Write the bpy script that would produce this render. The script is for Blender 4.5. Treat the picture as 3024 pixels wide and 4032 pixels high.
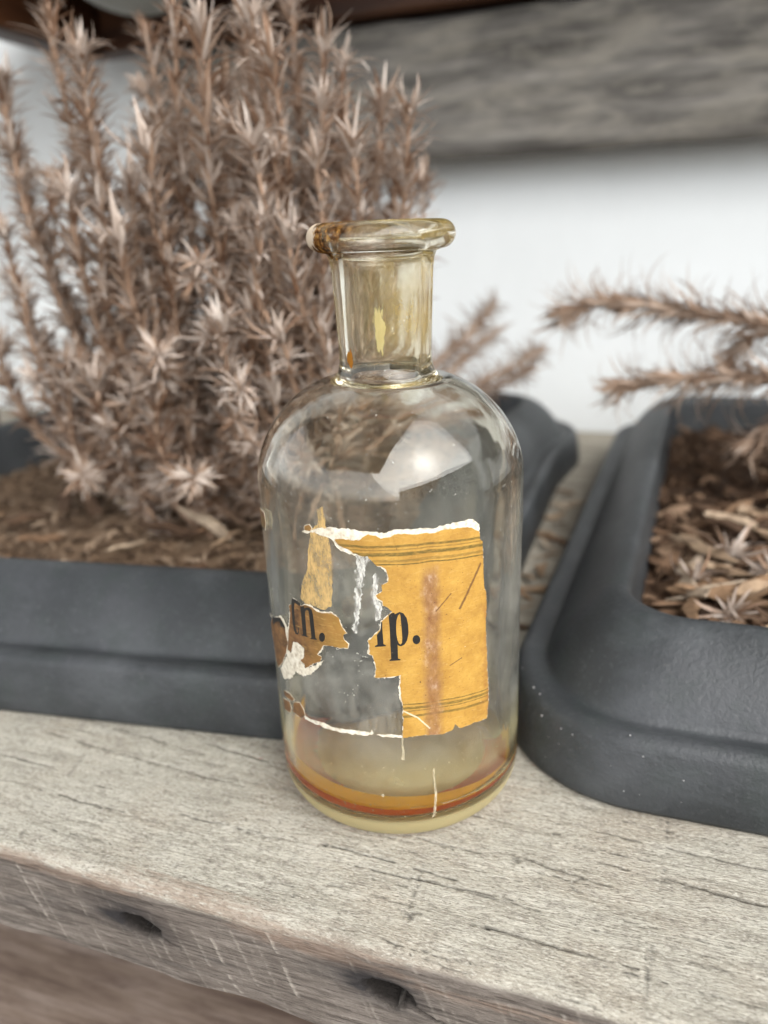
import bpy, bmesh, math, random
import numpy as np
from mathutils import Vector, Matrix

scene = bpy.context.scene
for o in list(bpy.data.objects):
    bpy.data.objects.remove(o)
COL = scene.collection
rad = math.radians
rng = np.random.default_rng(7)
random.seed(7)

# ------------------------------------------------------------------ camera
cam_d = bpy.data.cameras.new('camera')
cam = bpy.data.objects.new('camera', cam_d)
COL.objects.link(cam)
cam_d.sensor_fit = 'HORIZONTAL'
cam_d.sensor_width = 36.0
cam_d.lens = 36.04
cam_d.clip_start = 0.01
cam_d.clip_end = 500
cam.matrix_world = Matrix(((0.9440999, -0.0764329, 0.3206764, 0.0603985), (0.3273093, 0.3332785, -0.8841912, -0.1721339), (-0.0392933, 0.9397252, 0.3396654, 0.1415932), (0, 0, 0, 1)))
cam_d.dof.use_dof = True
cam_d.dof.focus_distance = 0.1695
cam_d.dof.aperture_fstop = 11.5
cam_d.dof.aperture_blades = 0
scene.camera = cam

# ------------------------------------------------------------------ world, sun, exposure
SUN_AZ, SUN_EL = 52.0, 37.0            # azimuth measured from -Y towards +X
world = bpy.data.worlds.new('World')
scene.world = world
world.use_nodes = True
wn = world.node_tree
wn.nodes.clear()
sky = wn.nodes.new('ShaderNodeTexSky')
sky.sky_type = 'NISHITA'
sky.sun_disc = False
sky.sun_elevation = rad(SUN_EL)
sdir = Vector((math.sin(rad(SUN_AZ)) * math.cos(rad(SUN_EL)), -math.cos(rad(SUN_AZ)) * math.cos(rad(SUN_EL)), math.sin(rad(SUN_EL))))
sky.sun_rotation = math.atan2(sdir.x, sdir.y)
sky.air_density = 1.0
sky.dust_density = 1.3
hs = wn.nodes.new('ShaderNodeHueSaturation')
hs.inputs['Saturation'].default_value = 0.15
bg = wn.nodes.new('ShaderNodeBackground')
bg.inputs['Strength'].default_value = 0.15
wo = wn.nodes.new('ShaderNodeOutputWorld')
wn.links.new(sky.outputs[0], hs.inputs['Color'])
wn.links.new(hs.outputs[0], bg.inputs['Color'])
wn.links.new(bg.outputs[0], wo.inputs['Surface'])

sun_d = bpy.data.lights.new('sun', 'SUN')
sun_d.energy = 1.5
sun_d.angle = rad(82)
sun_d.color = (1.0, 0.98, 0.94)
sun = bpy.data.objects.new('sun', sun_d)
COL.objects.link(sun)
sun.rotation_euler = (-sdir).to_track_quat('-Z', 'Y').to_euler()

vs = scene.view_settings
vs.view_transform = 'Standard'
vs.look = 'None'
vs.exposure = 1.62
vs.gamma = 1.0
cy = scene.cycles
cy.use_denoising = True
cy.max_bounces = 20
cy.transmission_bounces = 20
cy.transparent_max_bounces = 24
cy.diffuse_bounces = 4
cy.glossy_bounces = 8
cy.blur_glossy = 0.2
cy.sample_clamp_indirect = 8.0
cy.caustics_refractive = True
cy.caustics_reflective = True

# ------------------------------------------------------------------ helpers
def link(o, parent=None):
    COL.objects.link(o)
    if parent is not None:
        o.parent = parent
    return o

def mesh_from(name, verts, faces, mats=(), smooth=True):
    me = bpy.data.meshes.new(name)
    me.from_pydata([tuple(map(float, v)) for v in verts], [], [tuple(map(int, f)) for f in faces])
    for m in mats:
        me.materials.append(m)
    if smooth:
        me.polygons.foreach_set('use_smooth', [True] * len(me.polygons))
    me.update()
    return me

def obj(name, me, parent=None, **props):
    o = bpy.data.objects.new(name, me)
    link(o, parent)
    for k, v in props.items():
        o[k] = v
    return o

def thing(name, label, cat, loc=(0, 0, 0), group=None):
    o = bpy.data.objects.new(name, None)
    o.empty_display_size = 0.02
    link(o)
    o.location = loc
    o['label'] = label
    o['category'] = cat
    if group:
        o['group'] = group
    return o

def grid_mesh(name, P, mats=(), wrap_u=False, wrap_v=False, smooth=True, flip=False, attrs=None):
    """P: array (nu, nv, 3)"""
    nu, nv = P.shape[:2]
    idx = np.arange(nu * nv).reshape(nu, nv)
    iu = np.arange(nu if wrap_u else nu - 1)
    iv = np.arange(nv if wrap_v else nv - 1)
    a = idx[np.ix_(iu, iv)]
    b = idx[np.ix_((iu + 1) % nu, iv)]
    c = idx[np.ix_((iu + 1) % nu, (iv + 1) % nv)]
    d = idx[np.ix_(iu, (iv + 1) % nv)]
    q = np.stack([a, b, c, d], -1).reshape(-1, 4)
    if flip:
        q = q[:, ::-1]
    me = bpy.data.meshes.new(name)
    me.vertices.add(nu * nv)
    me.vertices.foreach_set('co', P.reshape(-1).astype(np.float32))
    me.loops.add(q.size)
    me.loops.foreach_set('vertex_index', q.reshape(-1).astype(np.int32))
    me.polygons.add(len(q))
    me.polygons.foreach_set('loop_start', np.arange(0, q.size, 4, dtype=np.int32))
    me.polygons.foreach_set('use_smooth', np.full(len(q), smooth, dtype=bool))
    for m in mats:
        me.materials.append(m)
    me.update(calc_edges=True)
    if attrs:
        for k, arr in attrs.items():
            at = me.attributes.new(k, 'FLOAT', 'POINT')
            at.data.foreach_set('value', arr.reshape(-1).astype(np.float32))
    me.validate()
    return me

def _h(ix, iy, seed):
    n = (ix.astype(np.int64) * 374761393 + iy.astype(np.int64) * 668265263 + seed * 1442695041) & 0xffffffff
    n = ((n ^ (n >> 13)) * 1274126177) & 0xffffffff
    n = n ^ (n >> 16)
    return (n & 0xffffff) / float(0xffffff)

def vnoise(x, y, seed=0):
    x = np.asarray(x, float); y = np.asarray(y, float)
    ix = np.floor(x); iy = np.floor(y)
    fx = x - ix; fy = y - iy
    fx = fx * fx * (3 - 2 * fx); fy = fy * fy * (3 - 2 * fy)
    ix = ix.astype(np.int64); iy = iy.astype(np.int64)
    return (_h(ix, iy, seed) * (1 - fx) + _h(ix + 1, iy, seed) * fx) * (1 - fy) + (_h(ix, iy + 1, seed) * (1 - fx) + _h(ix + 1, iy + 1, seed) * fx) * fy

def fbm(x, y, seed=0, n=4):
    v = 0; a = 0.5
    for i in range(n):
        v = v + a * (vnoise(x, y, seed + i * 17) - 0.5)
        x = x * 2.03; y = y * 2.03; a *= 0.5
    return v

class NT:
    """tiny node-tree builder"""
    def __init__(self, name):
        self.m = bpy.data.materials.new(name)
        self.m.use_nodes = True
        self.t = self.m.node_tree
        self.t.nodes.clear()
        self.out = self.t.nodes.new('ShaderNodeOutputMaterial')
    def n(self, typ, ins=None, **kw):
        nd = self.t.nodes.new('ShaderNode' + typ)
        for k, v in kw.items():
            setattr(nd, k, v)
        for k, v in (ins or {}).items():
            self.set(nd.inputs[k], v)
        return nd
    def set(self, sock, v):
        if isinstance(v, bpy.types.NodeSocket):
            self.t.links.new(v, sock)
        elif isinstance(v, bpy.types.Node):
            self.t.links.new(v.outputs[0], sock)
        else:
            if sock.type == 'RGBA' and len(v) == 3:
                v = (*v, 1)
            sock.default_value = v
    def coord(self, kind='Object', scale=(1, 1, 1), rot=(0, 0, 0), loc=(0, 0, 0)):
        tc = self.n('TexCoord')
        mp = self.n('Mapping', {'Vector': tc.outputs[kind], 'Scale': scale, 'Rotation': rot, 'Location': loc})
        return mp.outputs[0]
    def noise(self, vec, scale=5.0, detail=4.0, rough=0.55, dist=0.0):
        return self.n('TexNoise', {'Vector': vec, 'Scale': scale, 'Detail': detail, 'Roughness': rough, 'Distortion': dist}).outputs[0]
    def ramp(self, fac, stops, interp='LINEAR'):
        r = self.n('ValToRGB', {'Fac': fac})
        r.color_ramp.interpolation = interp
        e = r.color_ramp.elements
        while len(e) < len(stops):
            e.new(0.5)
        for i, (p, c) in enumerate(stops):
            e[i].position = p
            if not hasattr(c, '__len__'):
                c = (c, c, c)
            e[i].color = (*c[:3], 1)
        return r.outputs[0]
    def mix(self, fac, a, b, mode='MIX'):
        nd = self.n('Mix', data_type='RGBA', blend_type=mode)
        self.set(nd.inputs[0], fac)
        self.set(nd.inputs[6], a)
        self.set(nd.inputs[7], b)
        return nd.outputs[2]
    def math(self, op, a, b=0.0, c=None, clamp=False):
        nd = self.n('Math', operation=op, use_clamp=clamp)
        self.set(nd.inputs[0], a)
        self.set(nd.inputs[1], b)
        if c is not None:
            self.set(nd.inputs[2], c)
        return nd.outputs[0]
    def attr(self, name):
        return self.n('Attribute', attribute_name=name).outputs['Fac']
    def bump(self, h, strength=0.3, dist=0.001, normal=None):
        ins = {'Height': h, 'Strength': strength, 'Distance': dist}
        if normal is not None:
            ins['Normal'] = normal
        return self.n('Bump', ins).outputs[0]
    def principled(self, color, rough=0.7, normal=None, **kw):
        ins = {'Base Color': color, 'Roughness': rough}
        if normal is not None:
            ins['Normal'] = normal
        ins.update(kw)
        return self.n('BsdfPrincipled', ins).outputs[0]
    def done(self, shader):
        self.t.links.new(shader, self.out.inputs['Surface'])
        return self.m

# ================================================================== MATERIALS
def mat_glass(outer=True):
    g = NT('old_glass_outer' if outer else 'old_glass_inner')
    co = g.coord('Object')
    wob = g.noise(g.coord('Object', (60, 60, 25)), 1.0, 2.0, 0.5)
    nrm = g.bump(wob, 0.10 if outer else 0.22, 0.002)
    sep = g.n('SeparateXYZ', {0: co})
    z = sep.outputs[2]
    if outer:
        scr = g.noise(g.coord('Object', (900, 900, 160), rot=(0.5, 0.2, 0)), 1.0, 3, 0.6)
        nrm = g.bump(g.math('GREATER_THAN', scr, 0.70), 0.25, 0.0002, nrm)
    glass = g.n('BsdfGlass', {'Color': (0.975, 0.968, 0.935), 'Roughness': 0.0, 'IOR': 1.5, 'Normal': nrm}).outputs[0]
    if not outer:
        return g.done(glass)
    # milky film of old dust and dried drips, streaked vertically
    st = g.noise(g.coord('Object', (260, 260, 14)), 1.0, 4, 0.6)
    cl = g.noise(g.coord('Object', (45, 45, 45)), 1.0, 5, 0.65)
    sp = g.noise(g.coord('Object', (1500, 1500, 1500)), 1.0, 2, 0.5)
    film = g.math('MULTIPLY', g.n('MapRange', {0: st, 1: 0.35, 2: 0.75, 3: 0.55, 4: 1.0}).outputs[0], g.n('MapRange', {0: cl, 1: 0.38, 2: 0.66, 3: 0.25, 4: 1.15}).outputs[0])
    low = g.n('MapRange', {0: z, 1: 0.096, 2: 0.070, 3: 0.02, 4: 0.24}, interpolation_type='SMOOTHSTEP').outputs[0]
    low = g.math('MULTIPLY', low, g.n('MapRange', {0: z, 1: 0.008, 2: 0.034, 3: 0.62, 4: 1.0}).outputs[0])
    film = g.math('MULTIPLY', film, low)
    film = g.math('MAXIMUM', film, g.n('MapRange', {0: z, 1: 0.0084, 2: 0.0060, 3: 0.0, 4: 0.52}, interpolation_type='SMOOTHSTEP').outputs[0])  # pale yellow foot: paints light shining through the thick glass base
    base_glow = g.math('MULTIPLY', g.n('MapRange', {0: z, 1: 0.0125, 2: 0.0180, 3: 0.0, 4: 1.0}).outputs[0], g.n('MapRange', {0: z, 1: 0.044, 2: 0.024, 3: 0.0, 4: 1.0}, interpolation_type='SMOOTHSTEP').outputs[0])  # painted glow, brightens the lower body as if light passed through
    film = g.math('MAXIMUM', film, g.math('MULTIPLY', base_glow, g.n('MapRange', {0: cl, 1: 0.35, 2: 0.65, 3: 0.08, 4: 0.32}).outputs[0]))
    film = g.math('MULTIPLY', film, g.math('MAXIMUM', g.n('MapRange', {0: z, 1: 0.0125, 2: 0.0180, 3: 0.12, 4: 1.0}).outputs[0], g.n('MapRange', {0: z, 1: 0.0084, 2: 0.0070, 3: 0.0, 4: 1.0}).outputs[0]))
    specks = g.n('MapRange', {0: sp, 1: 0.70, 2: 0.75, 3: 0.0, 4: 0.6}).outputs[0]
    film = g.math('MAXIMUM', film, specks)
    # amber staining of the neck and lip
    nst = g.noise(g.coord('Object', (190, 190, 95)), 1.0, 4, 0.6)
    nm = g.n('MapRange', {0: z, 1: 0.110, 2: 0.122, 3: 0.0, 4: 1.0}).outputs[0]
    side = g.n('VectorMath', {0: co, 1: (0.944, 0.327, 0.0)}, operation='DOT_PRODUCT').outputs['Value']
    nm = g.math('MULTIPLY', nm, g.n('MapRange', {0: nst, 1: 0.34, 2: 0.70, 3: 0.10, 4: 0.52}).outputs[0])
    nm = g.math('MULTIPLY', nm, g.n('MapRange', {0: z, 1: 0.1365, 2: 0.1385, 3: 1.0, 4: 0.42}).outputs[0])
    nm = g.math('MULTIPLY', nm, g.n('MapRange', {0: side, 1: -0.006, 2: 0.003, 3: 0.35, 4: 1.0}).outputs[0])
    amber = g.n('BsdfTranslucent', {'Color': (0.76, 0.57, 0.20)}).outputs[0]
    amber2 = g.n('BsdfDiffuse', {'Color': (0.64, 0.48, 0.17)}).outputs[0]
    ambers = g.n('MixShader', {0: 0.4, 1: amber, 2: amber2}).outputs[0]
    fc = g.ramp(g.n('MapRange', {0: z, 1: 0.004, 2: 0.032, 3: 0.0, 4: 1.0}).outputs[0], [(0.0, (0.86, 0.77, 0.42)), (0.6, (0.86, 0.78, 0.46)), (1.0, (0.80, 0.78, 0.70))])
    s1 = g.n('BsdfTranslucent', {'Color': fc}).outputs[0]
    s2 = g.n('BsdfDiffuse', {'Color': fc}).outputs[0]
    dust = g.n('MixShader', {0: 0.55, 1: s1, 2: s2}).outputs[0]  # carries the dust haze and the painted glow of the base
    sh = g.n('MixShader', {0: film, 1: glass, 2: dust}).outputs[0]
    sh = g.n('MixShader', {0: nm, 1: sh, 2: ambers}).outputs[0]
    # crusty rust and paper crumbs on one side of the lip
    def blob(c, r0, r1):
        d = g.n('VectorMath', {0: co, 1: c}, operation='DISTANCE').outputs['Value']
        d = g.math('ADD', d, g.math('MULTIPLY', g.math('SUBTRACT', g.noise(g.coord('Object', (500, 500, 500)), 1.0, 4, 0.7), 0.5), 0.008))
        return g.n('MapRange', {0: d, 1: r1, 2: r0, 3: 0.0, 4: 1.0}).outputs[0]
    L = LIP_LEFT
    brn = blob((L[0] * 0.97 + 0.001, L[1] * 0.97 - 0.002, 0.1395), 0.0044, 0.0066)
    crm = blob((L[0], L[1], 0.1425), 0.0028, 0.0042)
    ring = blob((L[0] * 0.75 + 0.002, L[1] * 0.75 - 0.006, 0.1420), 0.0050, 0.0110)
    bc = g.ramp(g.noise(g.coord('Object', (700, 700, 700)), 1.0, 4, 0.7), [(0.36, (0.012, 0.005, 0.002)), (0.5, (0.10, 0.036, 0.008)), (0.66, (0.36, 0.19, 0.05))])
    bd = g.n('BsdfDiffuse', {'Color': bc}).outputs[0]
    cd = g.n('BsdfDiffuse', {'Color': (0.66, 0.55, 0.42)}).outputs[0]
    sh = g.n('MixShader', {0: g.math('MULTIPLY', ring, 0.62), 1: sh, 2: bd}).outputs[0]
    sh = g.n('MixShader', {0: g.math('MULTIPLY', brn, 0.92), 1: sh, 2: bd}).outputs[0]
    sh = g.n('MixShader', {0: g.math('MULTIPLY', crm, 0.9), 1: sh, 2: cd}).outputs[0]
    return g.done(sh)

VIEW_AZ = math.atan2(-0.1721339, 0.0603985)     # side of the bottle that carries the label's letters
LIP_LEFT = (0.01663 * math.cos(VIEW_AZ - rad(74)), 0.01663 * math.sin(VIEW_AZ - rad(74)))

def mat_paper():
    g = NT('ochre_label_paper')
    uv = g.n('UVMap').outputs[0]
    sep = g.n('SeparateXYZ', {0: uv})
    u, v = sep.outputs[0], sep.outputs[1]            # millimetres round and up the bottle
    def nz(sx, sy, d=5, r=0.6, off=0):
        mp = g.n('Mapping', {'Vector': uv, 'Scale': (sx, sy, 1), 'Location': (off, off * 0.7, 0)})
        return g.noise(mp.outputs[0], 1.0, d, r)
    base = g.ramp(nz(0.16, 0.16, 5, 0.62), [(0.25, (0.34, 0.170, 0.028)), (0.5, (0.47, 0.258, 0.046)), (0.75, (0.57, 0.340, 0.070))])
    # left fragments are browner with age
    old = g.n('MapRange', {0: u, 1: -5.0, 2: -25.0, 3: 0.0, 4: 1.0}).outputs[0]
    base = g.mix(old, base, g.ramp(nz(0.3, 0.3), [(0.35, (0.085, 0.040, 0.016)), (0.65, (0.24, 0.115, 0.040))]))
    base = g.mix(g.n('MapRange', {0: nz(1.6, 1.3, 4, 0.6, 5), 1: 0.52, 2: 0.75, 3: 0, 4: 0.45}).outputs[0], base, (0.28, 0.115, 0.022))
    base = g.mix(g.n('MapRange', {0: nz(0.5, 1.9, 4, 0.6, 9), 1: 0.55, 2: 0.75, 3: 0, 4: 0.5}).outputs[0], base, (0.64, 0.43, 0.14))
    # printed double rules, top and bottom
    wv = g.math('MULTIPLY', g.math('SUBTRACT', nz(0.12, 0.12, 2, 0.5, 3), 0.5), 0.7)
    tilt = g.math('MULTIPLY', g.n('MapRange', {0: u, 1: 8.0, 2: 23.0, 3: 0.0, 4: 1.0}).outputs[0], -1.4)
    vv = g.math('SUBTRACT', g.math('ADD', v, wv), tilt)
    ink = None
    worn = g.n('MapRange', {0: nz(0.7, 2.5, 4, 0.65, 2), 1: 0.30, 2: 0.55, 3: 0.25, 4: 1.0}).outputs[0]
    for zc, hw, k in ((79.7, 0.28, 0.75), (78.9, 0.16, 0.5), (77.9, 0.40, 0.8), (76.4, 0.30, 0.5), (75.6, 0.16, 0.85), (40.7, 0.16, 0.8), (39.7, 0.36, 0.75), (38.9, 0.16, 0.7), (37.5, 0.32, 0.7)):
        d = g.math('ABSOLUTE', g.math('SUBTRACT', vv, zc))
        a = g.math('MULTIPLY', g.n('MapRange', {0: d, 1: hw * 1.25, 2: hw * 0.7, 3: 0, 4: min(1.0, k * 1.15)}).outputs[0], worn)
        ink = a if ink is None else g.math('MAXIMUM', ink, a)
    base = g.mix(ink, base, (0.115, 0.082, 0.014))
    # brown drip that ran down the label
    ue = g.math('ADD', u, g.math('MULTIPLY', g.math('SUBTRACT', nz(0.25, 0.25, 4, 0.6, 11), 0.5), 2.2))
    dd = g.math('ABSOLUTE', g.math('SUBTRACT', ue, 7.9))
    drip = g.n('MapRange', {0: dd, 1: 2.7, 2: 1.0, 3: 0, 4: 1}).outputs[0]
    drip = g.math('MULTIPLY', drip, g.n('MapRange', {0: v, 1: 75.5, 2: 72.0, 3: 0, 4: 1}).outputs[0])
    dcol = g.ramp(nz(0.5, 0.3, 5, 0.7, 20), [(0.35, (0.20, 0.082, 0.026)), (0.55, (0.30, 0.155, 0.065)), (0.72, (0.50, 0.35, 0.24))])
    dm = g.n('MapRange', {0: nz(0.35, 0.22, 5, 0.7, 51), 1: 0.30, 2: 0.62, 3: 0.6, 4: 1.0}).outputs[0]
    base = g.mix(g.math('MULTIPLY', drip, dm), base, dcol)
    # dark specks, right-edge browning, scratch
    base = g.mix(g.n('MapRange', {0: nz(1.7, 1.7, 2, 0.5, 31), 1: 0.68, 2: 0.75, 3: 0, 4: 0.85}).outputs[0], base, (0.06, 0.025, 0.012))
    edge = g.math('ADD', g.n('MapRange', {0: u, 1: 19.0, 2: 22.5, 3: 0, 4: 0.6}).outputs[0], g.math('MULTIPLY', g.math('SUBTRACT', nz(0.35, 0.35, 4, 0.7, 41), 0.55), 1.8))
    edge = g.math('MULTIPLY', g.n('MapRange', {0: edge, 1: 0.25, 2: 0.8, 3: 0, 4: 0.7}).outputs[0], g.n('MapRange', {0: u, 1: 14, 2: 18, 3: 0, 4: 1}).outputs[0])
    base = g.mix(edge, base, (0.26, 0.095, 0.028))
    def scratch(u0, v0, u1, v1, w):
        L = math.hypot(u1 - u0, v1 - v0)
        tx, ty = (u1 - u0) / L, (v1 - v0) / L
        du = g.math('SUBTRACT', u, u0); dv = g.math('SUBTRACT', v, v0)
        al = g.math('ADD', g.math('MULTIPLY', du, tx), g.math('MULTIPLY', dv, ty))
        ac = g.math('ABSOLUTE', g.math('SUBTRACT', g.math('MULTIPLY', du, ty), g.math('MULTIPLY', dv, tx)))
        ac = g.math('SUBTRACT', ac, g.math('MULTIPLY', nz(1.2, 1.2, 3, 0.6, 7), w * 0.9))
        m = g.n('MapRange', {0: ac, 1: w * 0.35, 2: -w * 0.2, 3: 0, 4: 1}).outputs[0]
        m = g.math('MULTIPLY', m, g.math('MULTIPLY', g.math('GREATER_THAN', al, 0.0), g.math('LESS_THAN', al, L)))
        return m
    sc = scratch(14.6, 62.8, 20.5, 72.5, 0.55)
    sc = g.math('MAXIMUM', sc, scratch(8.9, 63.5, 12.6, 67.2, 0.28))
    sc = g.math('MAXIMUM', sc, scratch(12.0, 49.2, 15.2, 50.4, 0.25))
    base = g.mix(g.math('MULTIPLY', sc, 0.8), base, (0.10, 0.035, 0.016))
    crk = scratch(0.8, 39.2, 4.2, 37.0, 0.32)
    crk = g.math('MAXIMUM', crk, scratch(4.2, 37.0, 7.0, 33.6, 0.28))
    crk = g.math('MAXIMUM', crk, g.n('MapRange', {0: nz(1.9, 1.9, 1, 0.4, 77), 1: 0.79, 2: 0.82, 3: 0, 4: 0.8}).outputs[0])
    base = g.mix(crk, base, (0.72, 0.60, 0.42))
    nrm = g.bump(nz(2.6, 2.6, 4, 0.6, 13), 0.35, 0.0002)
    p = g.principled(base, 0.62, nrm)
    tr = g.n('BsdfTranslucent', {'Color': base}).outputs[0]
    return g.done(g.n('MixShader', {0: 0.10, 1: p, 2: tr}).outputs[0])

def mat_whitepaper():
    g = NT('torn_paper_white')
    c = g.ramp(g.noise(g.coord('Object', (900, 900, 900)), 1.0, 4, 0.6), [(0.3, (0.40, 0.33, 0.24)), (0.5, (0.66, 0.60, 0.48)), (0.75, (0.80, 0.76, 0.66))])
    return g.done(g.principled(c, 0.9, g.bump(g.noise(g.coord('Object', (1500, 1500, 1500)), 1.0, 3), 0.5, 0.0002)))

def mat_ink():
    g = NT('black_printing_ink')
    c = g.ramp(g.noise(g.coord('Object', (1100, 1100, 1500)), 1.0, 4, 0.6), [(0.3, (0.006, 0.006, 0.006)), (0.68, (0.018, 0.016, 0.014)), (0.74, (0.16, 0.10, 0.04))])
    return g.done(g.principled(c, 0.45))

def mat_residue(name, col, lo, hi, amax, scale=(500, 500, 120), trans=0.6, fade=0.0):
    g = NT(name)
    nz = g.noise(g.coord('Object', scale), 1.0, 5, 0.7)
    if fade:
        nz = g.math('ADD', nz, g.math('MULTIPLY', g.math('SUBTRACT', g.attr('fade'), 1.0), fade))
    a = g.n('MapRange', {0: nz, 1: lo, 2: hi, 3: 0.0, 4: amax}).outputs[0]
    d = g.n('BsdfDiffuse', {'Color': col}).outputs[0]
    t = g.n('BsdfTranslucent', {'Color': col}).outputs[0]
    s = g.n('MixShader', {0: trans, 1: d, 2: t}).outputs[0]
    tp = g.n('BsdfTransparent').outputs[0]
    return g.done(g.n('MixShader', {0: a, 1: tp, 2: s}).outputs[0])

def mat_liquid():
    g = NT('amber_liquid')
    # against the glass wall the step is 1.38 / 1.5, against the air above it is 1.38
    ior = g.math('ADD', 0.92, g.math('MULTIPLY', g.attr('top'), 0.46))
    gl = g.n('BsdfGlass', {'Color': (1, 1, 1), 'Roughness': 0.0, 'IOR': ior}).outputs[0]
    g.done(gl)
    va = g.n('VolumeAbsorption', {'Color': (0.962, 0.62, 0.05), 'Density': 170.0})
    g.t.links.new(va.outputs[0], g.out.inputs['Volume'])
    return g.m

GLASS_O, GLASS_I = mat_glass(True), mat_glass(False)
_w = NT('wetted_inner_glass')
GLASS_W = _w.done(_w.n('BsdfTransparent').outputs[0])     # here the liquid's own skin does the refracting
PAPER, WHITEPAPER, INK = mat_paper(), mat_whitepaper(), mat_ink()

# ================================================================== THE BOTTLE
bottle = thing('medicine_bottle', 'old clear glass apothecary bottle with a torn ochre paper label and a little amber liquid', 'bottle')
NS = 144
def outer_profile():
    R, rb, hb, zs, zn, en, rn = 0.0325, 0.0271, 0.0089, 0.087, 0.1103, 1.8, 0.0109
    pr = [(0.0, 0.0012), (0.010, 0.0011), (0.020, 0.0007), (0.0245, 0.0002)]
    for a in np.linspace(0, math.pi / 2, 16):
        pr.append((rb + (R - rb) * math.sin(a), hb * (1 - math.cos(a))))
    for z in np.linspace(hb, zs, 16)[1:-1]:
        pr.append((R, z))
    for a in np.linspace(0, math.pi / 2, 40):
        rr = max(math.cos(a), 0) ** (2 / en); zz = math.sin(a) ** (2 / en)
        r_ = rn + (R - rn) * rr
        pr.append((r_, zs + (zn - zs) * zz))
    # soften the junction of shoulder and neck
    pr = [p for p in pr if not (p[1] > 0.1085 and p[0] < 0.0150)]
    pr += [(0.0136, 0.1094), (0.0122, 0.1103), (0.0114, 0.1115), (0.0109, 0.1135), (0.01085, 0.116)]
    pr += [(0.0110, 0.122), (0.0113, 0.128), (0.0116, 0.1345), (0.0119, 0.1366), (0.0125, 0.1379)]
    for a in np.linspace(-math.pi * 0.44, math.pi * 0.62, 18):
        pr.append((0.0135 + 0.0032 * math.cos(a), 0.1413 + 0.0031 * math.sin(a)))
    return pr
def inner_profile():
    R, zs, zn, en, rn = 0.0303, 0.087, 0.1088, 1.85, 0.0088
    pr = [(0.0, 0.0083), (0.006, 0.0082), (0.012, 0.0079), (0.017, 0.0072), (0.0205, 0.0064), (0.0235, 0.0058)]
    for a in np.linspace(0, math.pi / 2, 30):
        pr.append((0.0255 + (R - 0.0255) * math.sin(a), 0.0058 + 0.0060 * (1 - math.cos(a))))
    for z in np.linspace(0.0118, zs, 16)[1:-1]:
        pr.append((R, z))
    for a in np.linspace(0, math.pi / 2, 34):
        rr = max(math.cos(a), 0) ** (2 / en); zz = math.sin(a) ** (2 / en)
        pr.append((rn + (R - rn) * rr, zs + (zn - zs) * zz))
    pr += [(0.0086, 0.1105), (0.0085, 0.115), (0.0087, 0.125), (0.0090, 0.136), (0.0100, 0.1418), (0.0110, 0.1434)]
    return pr
def revolve(pr, ns=NS, wob=0.0):
    pr = np.array(pr)
    th = np.linspace(0, 2 * math.pi, ns, endpoint=False)
    P = np.zeros((len(pr), ns, 3))
    rr = pr[:, 0][:, None] * (1 + wob * np.cos(2 * th + 1.0)[None] + wob * 0.6 * np.cos(3 * th + pr[:, 1][:, None] * 60)[:])
    P[..., 0] = rr * np.cos(th); P[..., 1] = rr * np.sin(th); P[..., 2] = pr[:, 1][:, None]
    return P
RIGHT = np.array([0.944, 0.327])
def liq_level(x, y):
    return 0.0096 - 0.040 * (x * RIGHT[0] + y * RIGHT[1])
OP, IP = outer_profile(), inner_profile()
full = OP + IP[::-1]
P = revolve(full, NS, 0.0025)
gm = grid_mesh('glass_body', P, (GLASS_O, GLASS_I, GLASS_W), wrap_v=True, flip=True)
mi = np.zeros((len(full) - 1, NS), dtype=np.int32); mi[len(OP) - 1:] = 1
mid_ = (P[:-1] + P[1:]) / 2
wet = mid_[..., 2] < liq_level(mid_[..., 0], mid_[..., 1]) + 0.0008
mi[len(OP):][wet[len(OP):]] = 2
gm.polygons.foreach_set('material_index', mi.reshape(-1))
# weld the two poles
bm = bmesh.new(); bm.from_mesh(gm)
bmesh.ops.remove_doubles(bm, verts=bm.verts, dist=1e-6)
bmesh.ops.recalc_face_normals(bm, faces=bm.faces)
bm.to_mesh(gm); bm.free()
obj('glass_body', gm, bottle)

# liquid: fills the bottom, slightly sunk into the glass wall so no air gap shows
RIGHT = np.array([0.944, 0.327])
def liquid_mesh():
    ip = np.array(IP)
    th = np.linspace(0, 2 * math.pi, NS, endpoint=False)
    tilt = liq_level
    zz = ip[:48, 1].copy(); rr = ip[:48, 0].copy()
    rings = []
    M = 26
    for k in range(M):
        row = []
        for t in th:
            # walk the inner profile until it meets the tilted surface
            c, s = math.cos(t), math.sin(t)
            row.append((c, s))
        rings.append(row)
    P = np.zeros((M + 14, NS, 3))
    for j, t in enumerate(th):
        c, s = math.cos(t), math.sin(t)
        sl = np.concatenate([[0], np.cumsum(np.hypot(np.diff(rr), np.diff(zz)))])
        men = 0.0009
        g = zz - (tilt(rr * c, rr * s) + men)
        i = int(np.argmax((g > 0) & (rr > 0.02)))
        f = -g[i - 1] / (g[i] - g[i - 1])
        send = sl[i - 1] + f * (sl[i] - sl[i - 1])
        ss = np.linspace(0, send, M)
        r = np.interp(ss, sl, rr); z = np.interp(ss, sl, zz)
        r = r + 0.00012 * np.clip((r - 0.015) / 0.01, 0, 1); z = z - 0.00012
        P[:M, j, 0] = r * c; P[:M, j, 1] = r * s; P[:M, j, 2] = z
        re, ze = r[-1], z[-1]
        for k in range(14):
            q = (k + 1) / 14.0
            rq = re * (1 - q)
            P[M + k, j] = (rq * c, rq * s, tilt(rq * c, rq * s) + men * math.exp(-(re - rq) / 0.0009))
    return P
LIQ = mat_liquid()
lm = grid_mesh('liquid', liquid_mesh(), (LIQ,), wrap_v=True, flip=True)
tp_ = np.zeros((39, NS)); tp_[25:] = 1.0
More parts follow.
